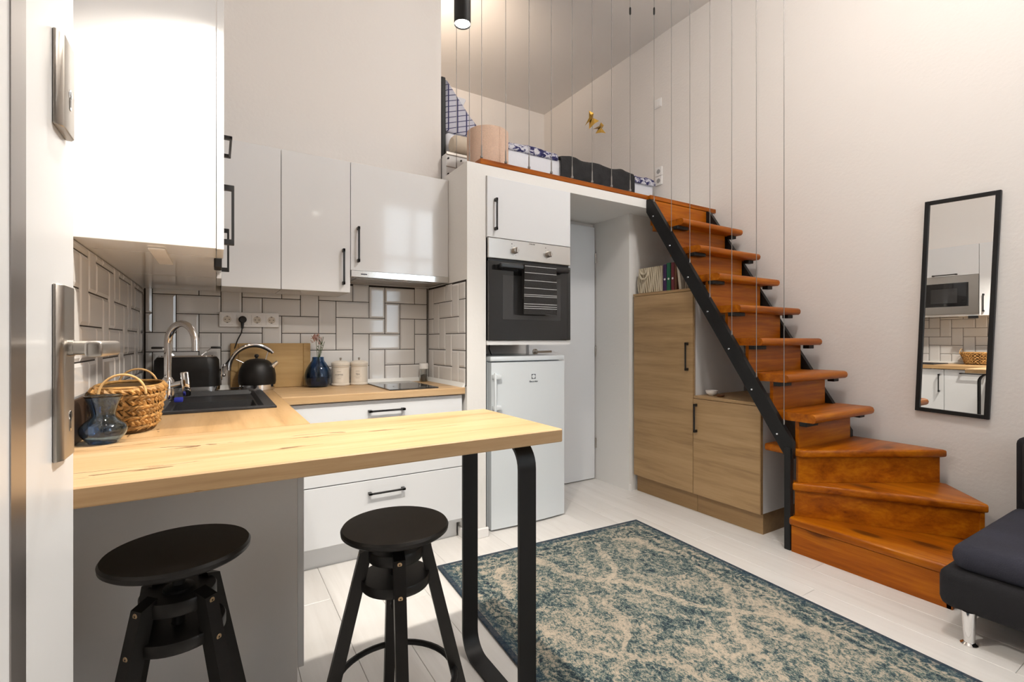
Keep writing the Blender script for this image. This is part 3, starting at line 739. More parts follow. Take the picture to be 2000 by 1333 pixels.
# ------------------------------------------------------------------ steel wires
ORD = ['first', 'second', 'third', 'fourth', 'fifth', 'sixth', 'seventh', 'eighth', 'ninth', 'tenth', 'eleventh', 'twelfth', 'thirteenth', 'fourteenth', 'fifteenth', 'sixteenth', 'seventeenth']
wires = [(1.3275, 2.846, 2.212), (1.3275, 2.659, 2.212)] + [(x, 2.515, 2.212) for x in (1.336, 1.502, 1.672, 1.845, 2.016, 2.190, 2.368, 2.549)]
wires += [(2.697, y, z) for y, z in ((2.425, 2.150), (2.270, 1.908), (2.117, 1.667), (1.964, 1.425), (1.810, 1.182), (1.652, .933), (1.491, .679))]
for i, (x, y, z) in enumerate(wires):
    t = thing('steel_wire', 'thin taut steel wire, %s from the left across the loft and stairs' % ORD[i], 'wire', (x, y, z), 'steel balustrade wires')
    obj('wire', B().cyl((x, y, z + .02), (x, y, ZC), .0021, n=6), 'wire', t)
    if i < 10:
        obj('tensioner', B().lathe([(0, 0), (.004, 0), (.004, .012), (.0085, .016), (.0085, .026), (.004, .032), (.004, .085), (.002, .10)], (x, y, z), 10), 'wire', t)
    else:
        obj('tensioner', B().lathe([(0, 0), (.004, 0), (.004, .022), (.002, .030)], (x, y, z), 10), 'wire', t)
    if i in (9, 10): obj('turnbuckle', B().lathe([(.002, 0), (.007, .01), (.007, .05), (.002, .06)], (x, y, 3.50), 10), 'black', t)
def bird(cx, cy, cz, s, a):
    v = [(0, 0, .055), (.012, .004, .03), (-.012, .004, .03), (0, -.012, .01), (.055, 0, .045), (-.03, .01, .052), (.02, .004, -.05), (-.014, .004, -.055), (0, .014, .005), (.035, .0, .005)]
    f = [(0, 1, 3), (0, 3, 2), (1, 4, 9), (1, 9, 3), (2, 3, 5), (2, 5, 0), (3, 9, 6), (3, 6, 8), (3, 8, 7), (2, 7, 3), (0, 8, 1), (0, 2, 8), (8, 6, 9), (8, 9, 1), (2, 8, 7), (4, 8, 9), (5, 8, 2)]
    return B().pyd([Vector(q) * s for q in v], f, Matrix.Translation((cx, cy, cz)) @ Matrix.Rotation(a, 4, 'Y'))
t = thing('bird_ornament', 'folded gold bird ornament, larger left one on the wire', 'ornament', (2.175, 2.505, 2.64), 'gold birds on the wire')
obj('body', bird(2.160, 2.500, 2.642, 1.15, .5), 'gold', t, ang=10)
t = thing('bird_ornament', 'folded gold bird ornament, smaller right one on the wire', 'ornament', (2.235, 2.505, 2.61), 'gold birds on the wire')
obj('body', bird(2.238, 2.500, 2.606, .95, 1.0), 'gold', t, ang=10)

# ------------------------------------------------------------------ loft: bed and lamp
bed = thing('bed', 'white bed with a black headboard in the sleeping loft', 'bed', (2.35, 3.8, ZLOFT))
obj('bed_frame', B().box(1.317, 3.44, 2.985, 3.0595, ZLOFT + .001, 2.412, .003).box(1.330, 3.44, 3.0605, 4.60, ZLOFT + .001, 2.412, .003), 'carc', bed)
obj('rail', B().box(1.315, 3.44, 2.978, 2.9845, 2.400, 2.420, .002).box(1.315, 3.44, 2.981, 2.9845, 2.318, 2.323), 'nickel', bed)
for bx, bz in ((1.330, 2.375), (1.330, 2.27), (1.425, 2.375), (1.425, 2.27)): obj('bolt', B().cyl((bx, 2.976, bz), (bx, 2.9845, bz), .006, n=10), 'black', bed)
obj('headboard', B().box(1.324, 1.356, 3.083, 4.60, 2.413, 2.975, .004), 'black', bed)
obj('mattress', B().box(1.360, 3.430, 3.085, 4.58, 2.4125, 2.605, .03, 3), 'sheet', bed)
def slab(x0, x1, y0, y1, z0, z1, amp, fx, seed, nx=18, ny=5, drop=None):
    """puffy cover lying on the bed with a front fall"""
    r = random.Random(seed); prof = []
    if drop is not None: prof = [(y0 - .012, drop), (y0 - .016, (drop + z0) / 2), (y0 - .010, z1 - .02)]
    prof += [(y0 + (y1 - y0) * j / ny, z1 + .012 * math.sin(2.6 * j)) for j in range(ny + 1)]
    vs = []; fs = []; m = len(prof)
    for i in range(nx + 1):
        x = x0 + (x1 - x0) * i / nx
        e = amp * math.sin(fx * i / nx + seed) + amp * .5 * r.uniform(-1, 1)
        for j, (y, z) in enumerate(prof): vs.append((x, y - .5 * abs(e) * (j < 4), z + (e if j > 1 else -abs(e) * .8)))
    n0 = len(vs)
    for i in range(nx + 1):
        x = x0 + (x1 - x0) * i / nx
        for j, (y, z) in enumerate(prof): vs.append((x, max(y, y0) + .004, min(z - .02, z0)) if j else (x, y0 + .004, prof[0][1]))
    I = lambda i, j: i * m + j
    for i in range(nx):
        for j in range(m - 1):
            q = (I(i, j), I(i + 1, j), I(i + 1, j + 1), I(i, j + 1)); fs.append(q); fs.append(tuple(k + n0 for k in q[::-1]))
        fs.append((I(i, 0), n0 + I(i, 0), n0 + I(i + 1, 0), I(i + 1, 0))); fs.append((I(i, m - 1), I(i + 1, m - 1), n0 + I(i + 1, m - 1), n0 + I(i, m - 1)))
    for j in range(m - 1):
        fs.append((I(0, j), I(0, j + 1), n0 + I(0, j + 1), n0 + I(0, j))); fs.append((I(nx, j), n0 + I(nx, j), n0 + I(nx, j + 1), I(nx, j + 1)))
    return B().pyd(vs, fs)
tag(obj('duvet', slab(1.70, 2.325, 3.082, 4.55, 2.608, 2.650, .006, 8, 3, drop=2.585), 'pattern', sub=1), 'navy and white patterned duvet folded at the head of the bed', 'duvet')
tag(obj('blanket', slab(2.335, 3.155, 3.066, 4.5, 2.608, 2.640, .008, 19, 5, nx=24, drop=2.40), 'blanket', sub=1), 'charcoal blanket draped in folds over the bed side', 'blanket')
tag(obj('bed_throw', slab(3.165, 3.425, 3.075, 4.5, 2.608, 2.628, .006, 8, 9, nx=10, drop=2.555), 'pattern', sub=1), 'navy patterned throw at the foot of the bed', 'throw')
def wedge(y0, y1, x0, xt, xb, zb, zt):
    sec = [(x0, zb), (xb, zb), (xb - .01, zb + .05), (x0 + (xb - x0) * .62, zb + (zt - zb) * .42), (x0 + (xb - x0) * .30, zb + (zt - zb) * .74), (xt, zt), (x0, zt)]
    return B().prism([(a, c) for a, c in sec], -y1, -y0, .012, 2, mtx=Matrix(((1, 0, 0, 0), (0, 0, -1, 0), (0, 1, 0, 0), (0, 0, 0, 1))))
tag(obj('check_pillow', wedge(3.09, 3.48, 1.358, 1.372, 1.665, 2.606, 2.965), 'check'), 'navy and white checked pillow leaning on the headboard', 'pillow')
tag(obj('white_pillow', wedge(3.50, 4.1, 1.50, 1.725, 2.08, 2.668, 3.10), 'sheet'), 'plain white pillow behind the checked pillow', 'pillow')
tag(obj('bolster', B().lathe([(0, 0), (.045, .004), (.062, .02), (.067, .05), (.067, .12), (.062, .155), (.045, .175), (0, .18)], n=24, mtx=Matrix.Translation((1.362, 3.012, 2.487)) @ Matrix.Rotation(PI / 2, 4, 'Y')), 'pillow'), 'beige bolster on the bed ledge below the checked pillow', 'pillow')
t = thing('table_lamp', 'table lamp with a peach linen drum shade on the loft edge', 'lamp', (1.478, 2.655, ZLOFT))
obj('base', B().lathe([(0, 0), (.07, 0), (.07, .01), (.012, .016), (.01, .10), (0, .10)], (1.478, 2.70, ZLOFT + .001)), 'black', t)
obj('shade', B().lathe([(.128, 0), (.132, 0), (.132, .255), (.128, .258), (0, .258), (0, .256), (.126, .254), (.128, 0)], (1.478, 2.70, ZLOFT + .033), 48), 'peach', t)
# loft uplight that is hidden behind the kitchen wall
t = thing('wall_uplight', 'small white uplight on the rear of the kitchen wall', 'lamp', (1.08, YB + .14, 3.25))
obj('shade', B().lathe([(.04, 0), (.06, .10), (.055, .10), (.036, .004)], (1.08, YB + .17, 3.25), 24), 'plast', t)
obj('bracket', B().box(1.06, 1.10, YB + .1005, YB + .14, 3.27, 3.31), 'plast', t)
spot('uplight_bulb', (1.08, YB + .17, 3.365), (1.65, 3.85, 3.95), 120, (1, .80, .62), 1.7, 1.0, .04)
# sockets on the right wall
for zc, lab in ((2.70, 'white wall socket on the right wall above the bed, upper of two'), (2.615, 'white wall socket on the right wall above the bed, lower of two')):
    t = thing('wall_socket', lab, 'socket', (XR, 3.06, zc), 'sockets by the bed')
    obj('plate', B().box(XR - .010, XR, 3.020, 3.100, zc - .040, zc + .040, .002), 'plast', t)
    obj('insert', B().lathe([(0, .001), (.020, .001), (.021, 0)], n=20, mtx=Matrix.Translation((XR - .0115, 3.06, zc)) @ Matrix.Rotation(-PI / 2, 4, 'Y')), 'midgrey', t)
t = thing('wall_switch', 'white double light switch high on the right wall', 'switch', (XR, 3.07, 3.33))
obj('plate', B().box(XR - .010, XR, 3.03, 3.11, 3.29, 3.37, .002), 'plast', t)
obj('rocker', B().box(XR - .014, XR - .0105, 3.04, 3.068, 3.30, 3.36, .001).box(XR - .014, XR - .0105, 3.072, 3.10, 3.30, 3.36, .001), 'plast', t)

# ------------------------------------------------------------------ lamps
for i, (x, pw_, lab) in enumerate(((.674, 125, 'black cylinder pendant spot hanging above the right half of the bar'), (-.02, 42, 'black cylinder pendant spot above the left end of the bar'))):
    t = thing('pendant_spot', lab, 'lamp', (x, 1.40, 2.164), 'pendant spots above the bar')
    obj('housing', B().lathe([(.0235, .004), (.0265, 0), (.0268, .002), (.0268, .30), (0, .30), (0, .298), (.0245, .296), (.0235, .004)], (x, 1.40, 2.164), 32), 'black', t)
    obj('lens', B().lathe([(0, 0), (.0235, 0)], (x, 1.40, 2.168), 24), 'bulb', t)
    obj('cord', B().cyl((x, 1.40, 2.464), (x, 1.40, ZC), .002, n=6), 'black', t)
    spot('spot_bulb', (x, 1.40, 2.160), (x, 1.40, 0), pw_, (1, .93, .83), 2.44, .8, .022)
t = thing('ceiling_lamp', 'round white ceiling lamp in the middle of the room', 'lamp', (1.9, .7, ZC - .09))
obj('base', B().lathe([(0, .09), (.26, .09), (.26, .03), (0, .03)], (1.9, .7, ZC - .0905), 40), 'plast', t)
obj('diffuser', B().lathe([(0, -.03), (.15, -.022), (.23, .0), (.25, .029), (0, .029)], (1.9, .7, ZC - .0905), 40), 'dif', t)
point('ceiling_bulb', (1.9, .7, ZC - .22), 88, (1, .945, .89), .16)

# ------------------------------------------------------------------ entrance door beside the camera
DX = -.186
t = thing('door_1', 'white entrance door standing open beside the camera', 'door', (DX, .5, 0), kind='structure')
obj('door_leaf', B().box(DX - .045, DX, .06, .980, .01, 2.06, .002), 'whitem', t)
obj('inlay_strip', B().box(DX - .001, DX + .0012, .7115, .759, .01, 2.055), 'inlay', t)
def plate(z0, z1):
    sec = [(DX, .866), (DX + .004, .866), (DX + .0105, .8775), (DX + .0105, .930), (DX + .007, .936), (DX, .936)]
    return B().prism([(a, b_) for a, b_ in sec], z0, z1, .0012)
p1 = obj('handle_plate', plate(.986, 1.226), 'nickel', t)
p2 = obj('lock_plate', plate(1.440, 1.568), 'nickel', t)
for pp, z in ((p1, 1.044), (p2, 1.497)):
    obj('keyhole', B().lathe([(0, .0008), (.0065, .0008), (.0068, 0)], n=18, mtx=Matrix.Translation((DX + .0105, .906, z)) @ Matrix.Rotation(PI / 2, 4, 'Y')).box(DX + .0105, DX + .0113, .9025, .9095, z - .022, z), 'chrome', pp)
    obj('key_slot', B().box(DX + .0113, DX + .0116, .9048, .9072, z - .018, z + .004), 'print', pp)
hb = B().cyl((DX + .0105, .900, 1.139), (DX + .016, .900, 1.139), .0115).cyl((DX + .016, .900, 1.139), (DX + .062, .900, 1.139), .0100, n=24)
hb.box(DX + .048, DX + .066, .775, .910, 1.129, 1.149, .005, 3)
obj('lever', hb, 'nickel', p1)

# ------------------------------------------------------------------ items on the worktop
ZT = .880
# sink
t = thing('sink', 'black granite inset sink with a drainer', 'sink', (0, 2.53, ZT))
ox0, ox1, oy0, oy1 = -.205, .207, 2.132, 2.935
sk = B()
def ring(b, o, i, zo, zi):
    vs = [(o[0], o[2], zo), (o[1], o[2], zo), (o[1], o[3], zo), (o[0], o[3], zo), (i[0], i[2], zi), (i[1], i[2], zi), (i[1], i[3], zi), (i[0], i[3], zi)]
    b.pyd(vs, [(k, (k + 1) % 4, 4 + (k + 1) % 4, 4 + k) for k in range(4)])
o_ = (ox0, ox1, oy0, oy1); i1 = (ox0 + .004, ox1 - .004, oy0 + .004, oy1 - .004); i2 = (-.165, .165, 2.175, 2.895); i3 = (-.155, .155, 2.185, 2.885)
ring(sk, o_, o_, ZT + .0005, ZT + .007); ring(sk, o_, i1, ZT + .007, ZT + .010); ring(sk, i1, i2, ZT + .010, ZT + .009); ring(sk, i2, i3, ZT + .009, ZT - .012)
bw = (-.150, .150, 2.26, 2.62); b2 = (-.135, .135, 2.28, 2.60)
ring(sk, i3, bw, ZT - .012, ZT - .014); ring(sk, bw, b2, ZT - .014, ZT - .17)
sk.pyd([(b2[0], b2[2], ZT - .17), (b2[1], b2[2], ZT - .17), (b2[1], b2[3], ZT - .17), (b2[0], b2[3], ZT - .17)], [(0, 1, 2, 3)])
obj('basin', sk, 'granite', t)
obj('overflow_ring', B().lathe([(.016, 0), (.022, .003), (.024, 0)], n=24, mtx=Matrix.Translation((-.02, 2.225, ZT - .0125))), 'chrome', t)
# mixer tap
t = thing('mixer_tap', 'chrome gooseneck mixer tap behind the sink', 'tap', (-.168, 2.55, ZT))
fx, fy = -.178, 2.56
obj('body', B().lathe([(0, 0), (.026, 0), (.026, .012), (.024, .05), (.024, .085), (.015, .10), (0, .10)], (fx, fy, ZT + .010), 24), 'chrome', t)
dx, dy = .62, -.785
pp = [(fx, fy, ZT + .10), (fx, fy, 1.135)]
for i in range(1, 15):
    a = PI * i / 14
    pp.append((fx + dx * .084 * (1 - math.cos(a)), fy + dy * .084 * (1 - math.cos(a)), 1.135 + .086 * math.sin(a)))
pp.append((fx + dx * .169, fy + dy * .169, 1.105))
obj('spout', B().tube(pp, .0142, 16), 'chrome', t)
lv = B().cyl((fx, fy, ZT + .07), (fx + .055, fy - .045, ZT + .085), .013)
lv.box(-.015, .015, -.006, .006, -.075, .032, .006, 2, mtx=Matrix.Translation((fx + .064, fy - .056, ZT + .102)) @ Matrix.Rotation(-.10, 4, 'Y'))
obj('lever', lv, 'chrome', t)
tag(obj('sponge', B().box(-.150, -.118, 2.44, 2.47, ZT + .0102, ZT + .030, .005, 2), 'blueplast'), 'blue dish sponge by the tap on the sink rim', 'sponge')

# basket
t = thing('seagrass_basket', 'woven seagrass basket with two loop handles', 'basket', (-.213, 1.872, ZT))
bx, by = -.222, 1.868
def sup(a, hx, hy, p=2.6):
    c, s_ = math.cos(a), math.sin(a)
    return (math.copysign(abs(c) ** (2 / p), c) * hx, math.copysign(abs(s_) ** (2 / p), s_) * hy)
core = B(); n = 40
prof = [(.062, .118, 0), (.082, .160, .128), (.076, .154, .128), (.057, .112, .012)]
vs = []; fs = []
for hx, hy, z in prof:
    for k in range(n):
        q = sup(2 * PI * k / n, hx, hy); vs.append((bx + q[0], by + q[1], ZT + .001 + z))
for r_ in range(3):
    for k in range(n): fs.append((r_ * n + k, r_ * n + (k + 1) % n, (r_ + 1) * n + (k + 1) % n, (r_ + 1) * n + k))
fs.append(tuple(range(n))[::-1]); fs.append(tuple(3 * n + k for k in range(n)))
core.pyd(vs, fs); obj('core', core, 'basketd', t)
weave = B(); R = random.Random(3); rows = 8; nst = 38
for j in range(rows):
    for k in range(nst):
        a = 2 * PI * (k + .5 * (j % 2)) / nst; f = (j + .5) / rows
        hx = .063 + .020 * f; hy = .119 + .042 * f
        q = sup(a, hx, hy); q2 = sup(a + .02, hx, hy)
        tang = math.atan2(q2[1] - q[1], q2[0] - q[0])
        tilt = (.55 if j % 2 else -.55) + R.uniform(-.25, .25)
        L = .0185 * R.uniform(.8, 1.25); w_ = .0082 * R.uniform(.75, 1.2); o_b = R.uniform(.007, .012)
        mt = Matrix.Translation((bx + q[0], by + q[1], ZT + .0105 + .122 * f)) @ Matrix.Rotation(tang, 4, 'Z') @ Matrix.Rotation(tilt, 4, 'Y')
        weave.pyd([(-L, 0, 0), (.3 * L, -.5 * o_b, -w_), (L, .001, 0), (-.3 * L, -.5 * o_b, w_), (0, -o_b, 0), (0, .003, 0)], [(0, 1, 4), (1, 2, 4), (2, 3, 4), (3, 0, 4), (0, 5, 1), (1, 5, 2), (2, 5, 3), (3, 5, 0)], mt)
for e in range(2):
    rp = [(bx + sup(2 * PI * k / n, .082 - .003 * e, .159)[0], by + sup(2 * PI * k / n, .082, .159 - .003 * e)[1], ZT + .128 + .007 * e) for k in range(n)]
    weave.tube(rp, .0045, 7, closed=True)
wv = obj('weave', weave, 'basket', t, ang=25); wv['kind'] = 'stuff'
for sy in (-1, 1):
    hp = []
    for k in range(17):
        a = PI * k / 16; hp.append((bx + .052 * math.cos(a), by + sy * (.158 - .004 * math.sin(a)), ZT + .118 + .056 * math.sin(a)))
    obj('loop_handle', B().tube(hp, .0032, 8), 'rattan', t)
tag(obj('tray', B().box(XL + .0085, XL + .0145, 1.595, 1.745, ZT + .001, ZT + .118, .002), 'darkbrown'), 'dark brown tray standing against the left wall behind the glass vase', 'tray')

def vessel(prof, th):
    inner = [(max(r - th, .0005), z + (th if i == 0 else 0)) for i, (r, z) in enumerate(prof)]
    return [(0, prof[0][1])] + prof + inner[::-1] + [(0, prof[0][1] + th * 1.5)]
def smooth(prof, k=4):
    out = []
    for i in range(len(prof) - 1):
        p0 = prof[max(i - 1, 0)]; p1 = prof[i]; p2 = prof[i + 1]; p3 = prof[min(i + 2, len(prof) - 1)]
        for s_ in range(k):
            u = s_ / k
            out.append(tuple(.5 * (2 * p1[d] + (p2[d] - p0[d]) * u + (2 * p0[d] - 5 * p1[d] + 4 * p2[d] - p3[d]) * u * u + (3 * p1[d] - p0[d] - 3 * p2[d] + p3[d]) * u ** 3) for d in (0, 1)))
    out.append(prof[-1]); return out
pv = smooth([(.030, 0), (.034, .004), (.0495, .026), (.048, .045), (.032, .062), (.0255, .073), (.030, .095), (.0405, .124)])
tag(obj('glass_vase', B().lathe(vessel(pv, .0028), (-.252, 1.640, ZT + .001), 40), 'bluegl', ang=80), 'empty pale blue glass vase on the bar in front of the basket', 'vase')

# toaster
t = thing('toaster', 'matt black retro toaster with chrome bands', 'toaster', (-.118, 2.99, ZT))
tx, ty = -.125, 2.992
def loft_rr(levels, mtx=None):
    b = B(); vs = []; fs = []; n_ = None
    for hx, hy, r_, z in levels:
        p = rrect(hx, hy, r_, 6); n_ = len(p); vs += [(tx + a, ty + c, z) for a, c in p]
    for l in range(len(levels) - 1):
        for k in range(n_): fs.append((l * n_ + k, l * n_ + (k + 1) % n_, (l + 1) * n_ + (k + 1) % n_, (l + 1) * n_ + k))
    fs.append(tuple(range(n_))[::-1]); fs.append(tuple((len(levels) - 1) * n_ + k for k in range(n_)))
    return b.pyd(vs, fs, mtx)
obj('feet', loft_rr([(.135, .058, .05, ZT + .001), (.135, .058, .05, ZT + .010)]), 'bplast', t)
obj('base_band', loft_rr([(.144, .066, .055, ZT + .0102), (.145, .067, .055, ZT + .031)]), 'chrome', t)
obj('body', loft_rr([(.144, .066, .055, ZT + .0312), (.143, .065, .055, ZT + .11), (.139, .062, .055, ZT + .168), (.128, .054, .05, ZT + .184)]), 'bwood', t)
obj('top_plate', loft_rr([(.127, .053, .049, ZT + .1842), (.122, .049, .047, ZT + .192)]), 'chrome', t)
rk = B()
for yy in (-.028, .028):
    rk.tube([(tx - .06, ty + yy, ZT + .192), (tx - .105, ty + yy, ZT + .230)], .0015, 6).tube([(tx + .06, ty + yy, ZT + .192), (tx + .105, ty + yy, ZT + .230)], .0015, 6)
    rk.tube([(tx - .105, ty + yy, ZT + .230), (tx + .105, ty + yy, ZT + .230)], .0012, 6)
obj('bun_rack', rk, 'chrome', t)
for sx in (-1, 1): obj('rack_grip', B().box(tx + sx * .125 - .024, tx + sx * .125 + .024, ty - .032, ty + .032, ZT + .226, ZT + .237, .004, 2), 'bplast', t)
lv = B().lathe([(0, 0), (.006, .002), (.0085, .010), (.006, .018), (0, .02)], (tx + .163, ty - .02, ZT + .125), 12).lathe([(0, 0), (.006, .002), (.010, .010), (.006, .020), (0, .022)], (tx + .160, ty - .02, ZT + .075), 12).cyl((tx + .145, ty - .02, ZT + .086), (tx + .162, ty - .02, ZT + .086), .003).cyl((tx + .150, ty - .02, ZT + .06), (tx + .150, ty - .02, ZT + .14), .003)
obj('lever', lv, 'chrome', t)

# kettle
t = thing('kettle', 'matt black dome kettle with an arched chrome handle', 'kettle', (.195, 2.975, ZT))
kx, ky = .192, 2.968
obj('base_band', B().lathe([(0, .001), (.085, .001), (.088, .003), (.088, .030), (0, .030)], (kx, ky, ZT), 40), 'chrome', t)
obj('body', B().lathe([(0, .0302), (.089, .0302), (.092, .048), (.0915, .082), (.085, .116), (.073, .142), (.056, .158), (.036, .167), (0, .171)], (kx, ky, ZT), 40), 'bwood', t)
obj('lid_knob', B().lathe([(.006, 0), (.006, .006), (.011, .010), (.011, .020), (.006, .024), (0, .024)], (kx - .004, ky, ZT + .170), 16), 'bplast', t)
hp = [(kx - .030, ky - .072, 0)]
hp = []
for k in range(17):
    f = k / 16; a = PI * (1.02 - .80 * f)
    hp.append((kx - .015 + .118 * math.cos(a), ky - .01, ZT + .118 + .128 * math.sin(a)))
hd = obj('handle', B().tube(hp, [.0085] * 17, 10), 'chrome', t)
obj('handle_grip', B().tube([(a, b_, c - .006) for a, b_, c in hp[1:-1]], .0085, 8), 'bplast', hd)
obj('handle_stay', B().cyl((kx - .055, ky - .01, ZT + .142), (kx - .10, ky - .01, ZT + .166), .003).cyl((kx + .035, ky - .01, ZT + .150), (kx + .052, ky - .01, ZT + .206), .003), 'chrome', t)
obj('spout', B().cyl((kx + .066, ky - .02, ZT + .122), (kx + .098, ky - .03, ZT + .152), .016, .010), 'chrome', t)
obj('switch', B().box(kx - .128, kx - .078, ky - .03, ky - .016, ZT + .012, ZT + .020, .003), 'bplast', t)
# chopping board
t = thing('chopping_board', 'large bamboo chopping board leaning on the tiles', 'board', (.265, 3.04, ZT))
mt = Matrix.Translation((0, 3.043, ZT + .001)) @ Matrix.Rotation(-.035, 4, 'X')
obj('board', B().box(.105, .435, -.010, .006, 0, .252, .002, mtx=mt), 'bamboo', t)
for xa, xb in ((.066, .1048), (.4352, .474)): obj('end_cap', B().box(xa, xb, -.010, .006, 0, .252, .003, mtx=mt), 'bamboo', t)
# blue vase with dried flowers
pv = smooth([(.040, 0), (.062, .012), (.072, .045), (.073, .070), (.063, .105), (.045, .136), (.034, .152), (.032, .172)])
tag(obj('blue_vase', B().lathe(vessel(pv, .003), (.503, 2.962, ZT + .001), 40), 'navygl', ang=80), 'dark blue round glass vase beside the chopping board', 'vase')
t = thing('dried_flowers', 'small bunch of dried pink flowers in the dark blue vase', 'flowers', (.503, 2.962, ZT + .05))
fs_ = B()
for k, (ox, oz) in enumerate(((-.012, .275), (.018, .285), (.034, .262), (.006, .30), (.028, .29))):
    fs_.tube([(.496 + .004 * k, 2.962, ZT + .03), (.503 + .3 * ox, 2.960 + .002 * k, ZT + .17), (.503 + ox, 2.956, ZT + oz)], .0016, 5)
obj('stems', fs_, 'stem', t)
fh = B(); R = random.Random(5)
for k in range(34):
    a = R.uniform(0, 2 * PI); e = R.uniform(-.5, 1.2); c0 = Vector((.495 + R.uniform(-.018, .018), 2.956, ZT + .268 + R.uniform(-.012, .02)))
    d_ = Vector((math.cos(a) * math.cos(e), math.sin(a) * math.cos(e), math.sin(e)))
    s_ = d_.cross(Vector((0, 0, 1))).normalized() * .006
    fh.pyd([c0, c0 + d_ * .017 + s_, c0 + d_ * .027, c0 + d_ * .017 - s_, c0 + d_ * .014 + Vector((0, 0, .003))], [(0, 1, 4), (1, 2, 4), (2, 3, 4), (3, 0, 4), (0, 3, 2, 1)])
obj('petals', fh, 'flower', t, ang=20)
lf = B()
for k in range(22):
    c0 = Vector((.505 + R.uniform(-.004, .028), 2.956 + R.uniform(-.01, .01), ZT + R.uniform(.19, .275))); a = R.uniform(0, 2 * PI)
    d_ = Vector((math.cos(a) * .6, math.sin(a) * .6, .7)); s_ = d_.cross(Vector((0, 0, 1))).normalized() * .003
    lf.pyd([c0, c0 + d_ * .010 + s_, c0 + d_ * .018, c0 + d_ * .010 - s_], [(0, 1, 2, 3)])
obj('leaves', lf, 'stem', t)
# canisters
for cx_, txt in ((.634, 'COFFEE'), (.742, 'TEA')):
    t = thing('canister', 'cream enamel canister printed %s beside the hob' % txt, 'canister', (cx_, 2.985, ZT), 'cream canisters')
    obj('body', B().lathe([(0, 0), (.050, 0), (.053, .004), (.053, .010), (.050, .013), (.050, .110), (.053, .113), (.053, .119), (0, .119)], (cx_, 2.985, ZT + .001), 36), 'cream', t)
    ld = obj('lid', B().lathe([(0, .1205), (.054, .1205), (.054, .133), (.050, .138), (.032, .146), (0, .148)], (cx_, 2.985, ZT + .001), 36), 'cream', t)
    obj('knob', B().lathe([(.004, 0), (.004, .006), (.007, .010), (.007, .014), (0, .018)], (cx_, 2.985, ZT + .149), 12), 'nickel', ld)
    a0 = -.38 + PI * 1.5 - .0
    lb = B(); vs = []; fs = []
    for k in range(9):
        a = PI * 1.5 - .75 + (-.12 + 1.0 * k / 8) * .95
        vs += [(cx_ + .0506 * math.cos(a), 2.985 + .0506 * math.sin(a), ZT + .022), (cx_ + .0506 * math.cos(a), 2.985 + .0506 * math.sin(a), ZT + .100)]
        if k: fs.append((2 * k - 2, 2 * k, 2 * k + 1, 2 * k - 1))
    lb = B().pyd(vs, fs); lbo = obj('label', lb, 'labelc', t)
    tb = text_mesh(txt, .0135, .0003)
    for v in tb.bm.verts:
        a = PI * 1.5 - .40 + v.co.x / .0512; z_ = v.co.y + ZT + .066; rr = .0511 + v.co.z
        v.co = (cx_ + rr * math.cos(a), 2.985 + rr * math.sin(a), z_)
    obj('print', tb, 'print', lbo)
    ln = B()
    for zz, hw in ((.054, .018), (.044, .010), (.084, .010)):
        for k in range(6):
            a = PI * 1.5 - .40 + (k - 2.5) / 2.5 * hw / .0512; ln.box(cx_ + .0512 * math.cos(a) - .0015, cx_ + .0512 * math.cos(a) + .0015, 2.985 + .0512 * math.sin(a) - .0003, 2.985 + .0512 * math.sin(a) + .0003, ZT + zz, ZT + zz + .0012)
    obj('print_lines', ln, 'print', lbo)
# hob
t = thing('induction_hob', 'black glass induction hob set into the worktop', 'hob', (.93, 2.77, ZT))
obj('glass', B().box(.790, 1.070, 2.530, 3.020, ZT + .0005, ZT + .0065, .001), 'bglass', t)
rg = B()
for yy, rr in ((2.665, .075), (2.885, .09)): rg.lathe([(rr, 0), (rr + .002, 0)], (.93, yy, ZT + .0068), 40)
obj('zone_marks', rg, 'midgrey', t)
# spice jar
t = thing('spice_jar', 'small clear jar with a white lid in the tiled corner', 'jar', (1.165, 2.985, ZT))
obj('glass', B().lathe(vessel([(.022, 0), (.026, .006), (.026, .075), (.022, .082)], .002), (1.160, 2.990, ZT + .001), 24), 'clear', t, ang=60)
obj('lid', B().lathe([(0, .083), (.030, .083), (.030, .112), (.027, .118), (0, .118)], (1.160, 2.990, ZT + .001), 24), 'plast', t)
obj('contents', B().lathe([(0, .004), (.0225, .006), (.0225, .040), (0, .046)], (1.160, 2.990, ZT + .001), 16), 'print', t)
# socket strip
t = thing('socket_strip', 'white four gang socket strip on the tiles', 'socket', (.16, YB - .02, 1.265))
obj('plate', B().box(.014, .307, YB - .021, YB - .0105, 1.224, 1.304, .002), 'plast', t)
SOCK = (.052, .1245, .1965, .269)
for k, sx in enumerate(SOCK):
    i_ = obj('insert', B().box(sx - .029, sx + .029, YB - .0235, YB - .0212, 1.235, 1.293, .001), 'plast', t)
    if k == 1: continue
    obj('recess', B().lathe([(0, 0), (.0195, 0), (.0195, .0004), (0, .0004)], n=24, mtx=Matrix.Translation((sx, YB - .0236, 1.264)) @ Matrix.Rotation(PI / 2, 4, 'X')), 'cream', i_)
    hl = B()
    for ddx in (-.0095, .0095): hl.lathe([(0, .0003), (.0028, .0003), (.0028, 0)], n=10, mtx=Matrix.Translation((sx + ddx, YB - .0241, 1.264)) @ Matrix.Rotation(PI / 2, 4, 'X'))
    hl.box(sx - .004, sx + .004, YB - .0244, YB - .0241, 1.279, 1.283).box(sx - .004, sx + .004, YB - .0244, YB - .0241, 1.245, 1.249)
    obj('pin_holes', hl, 'print', i_)
t = thing('power_plug', 'black plug with a cord in the second socket', 'plug', (.1245, YB - .04, 1.26))
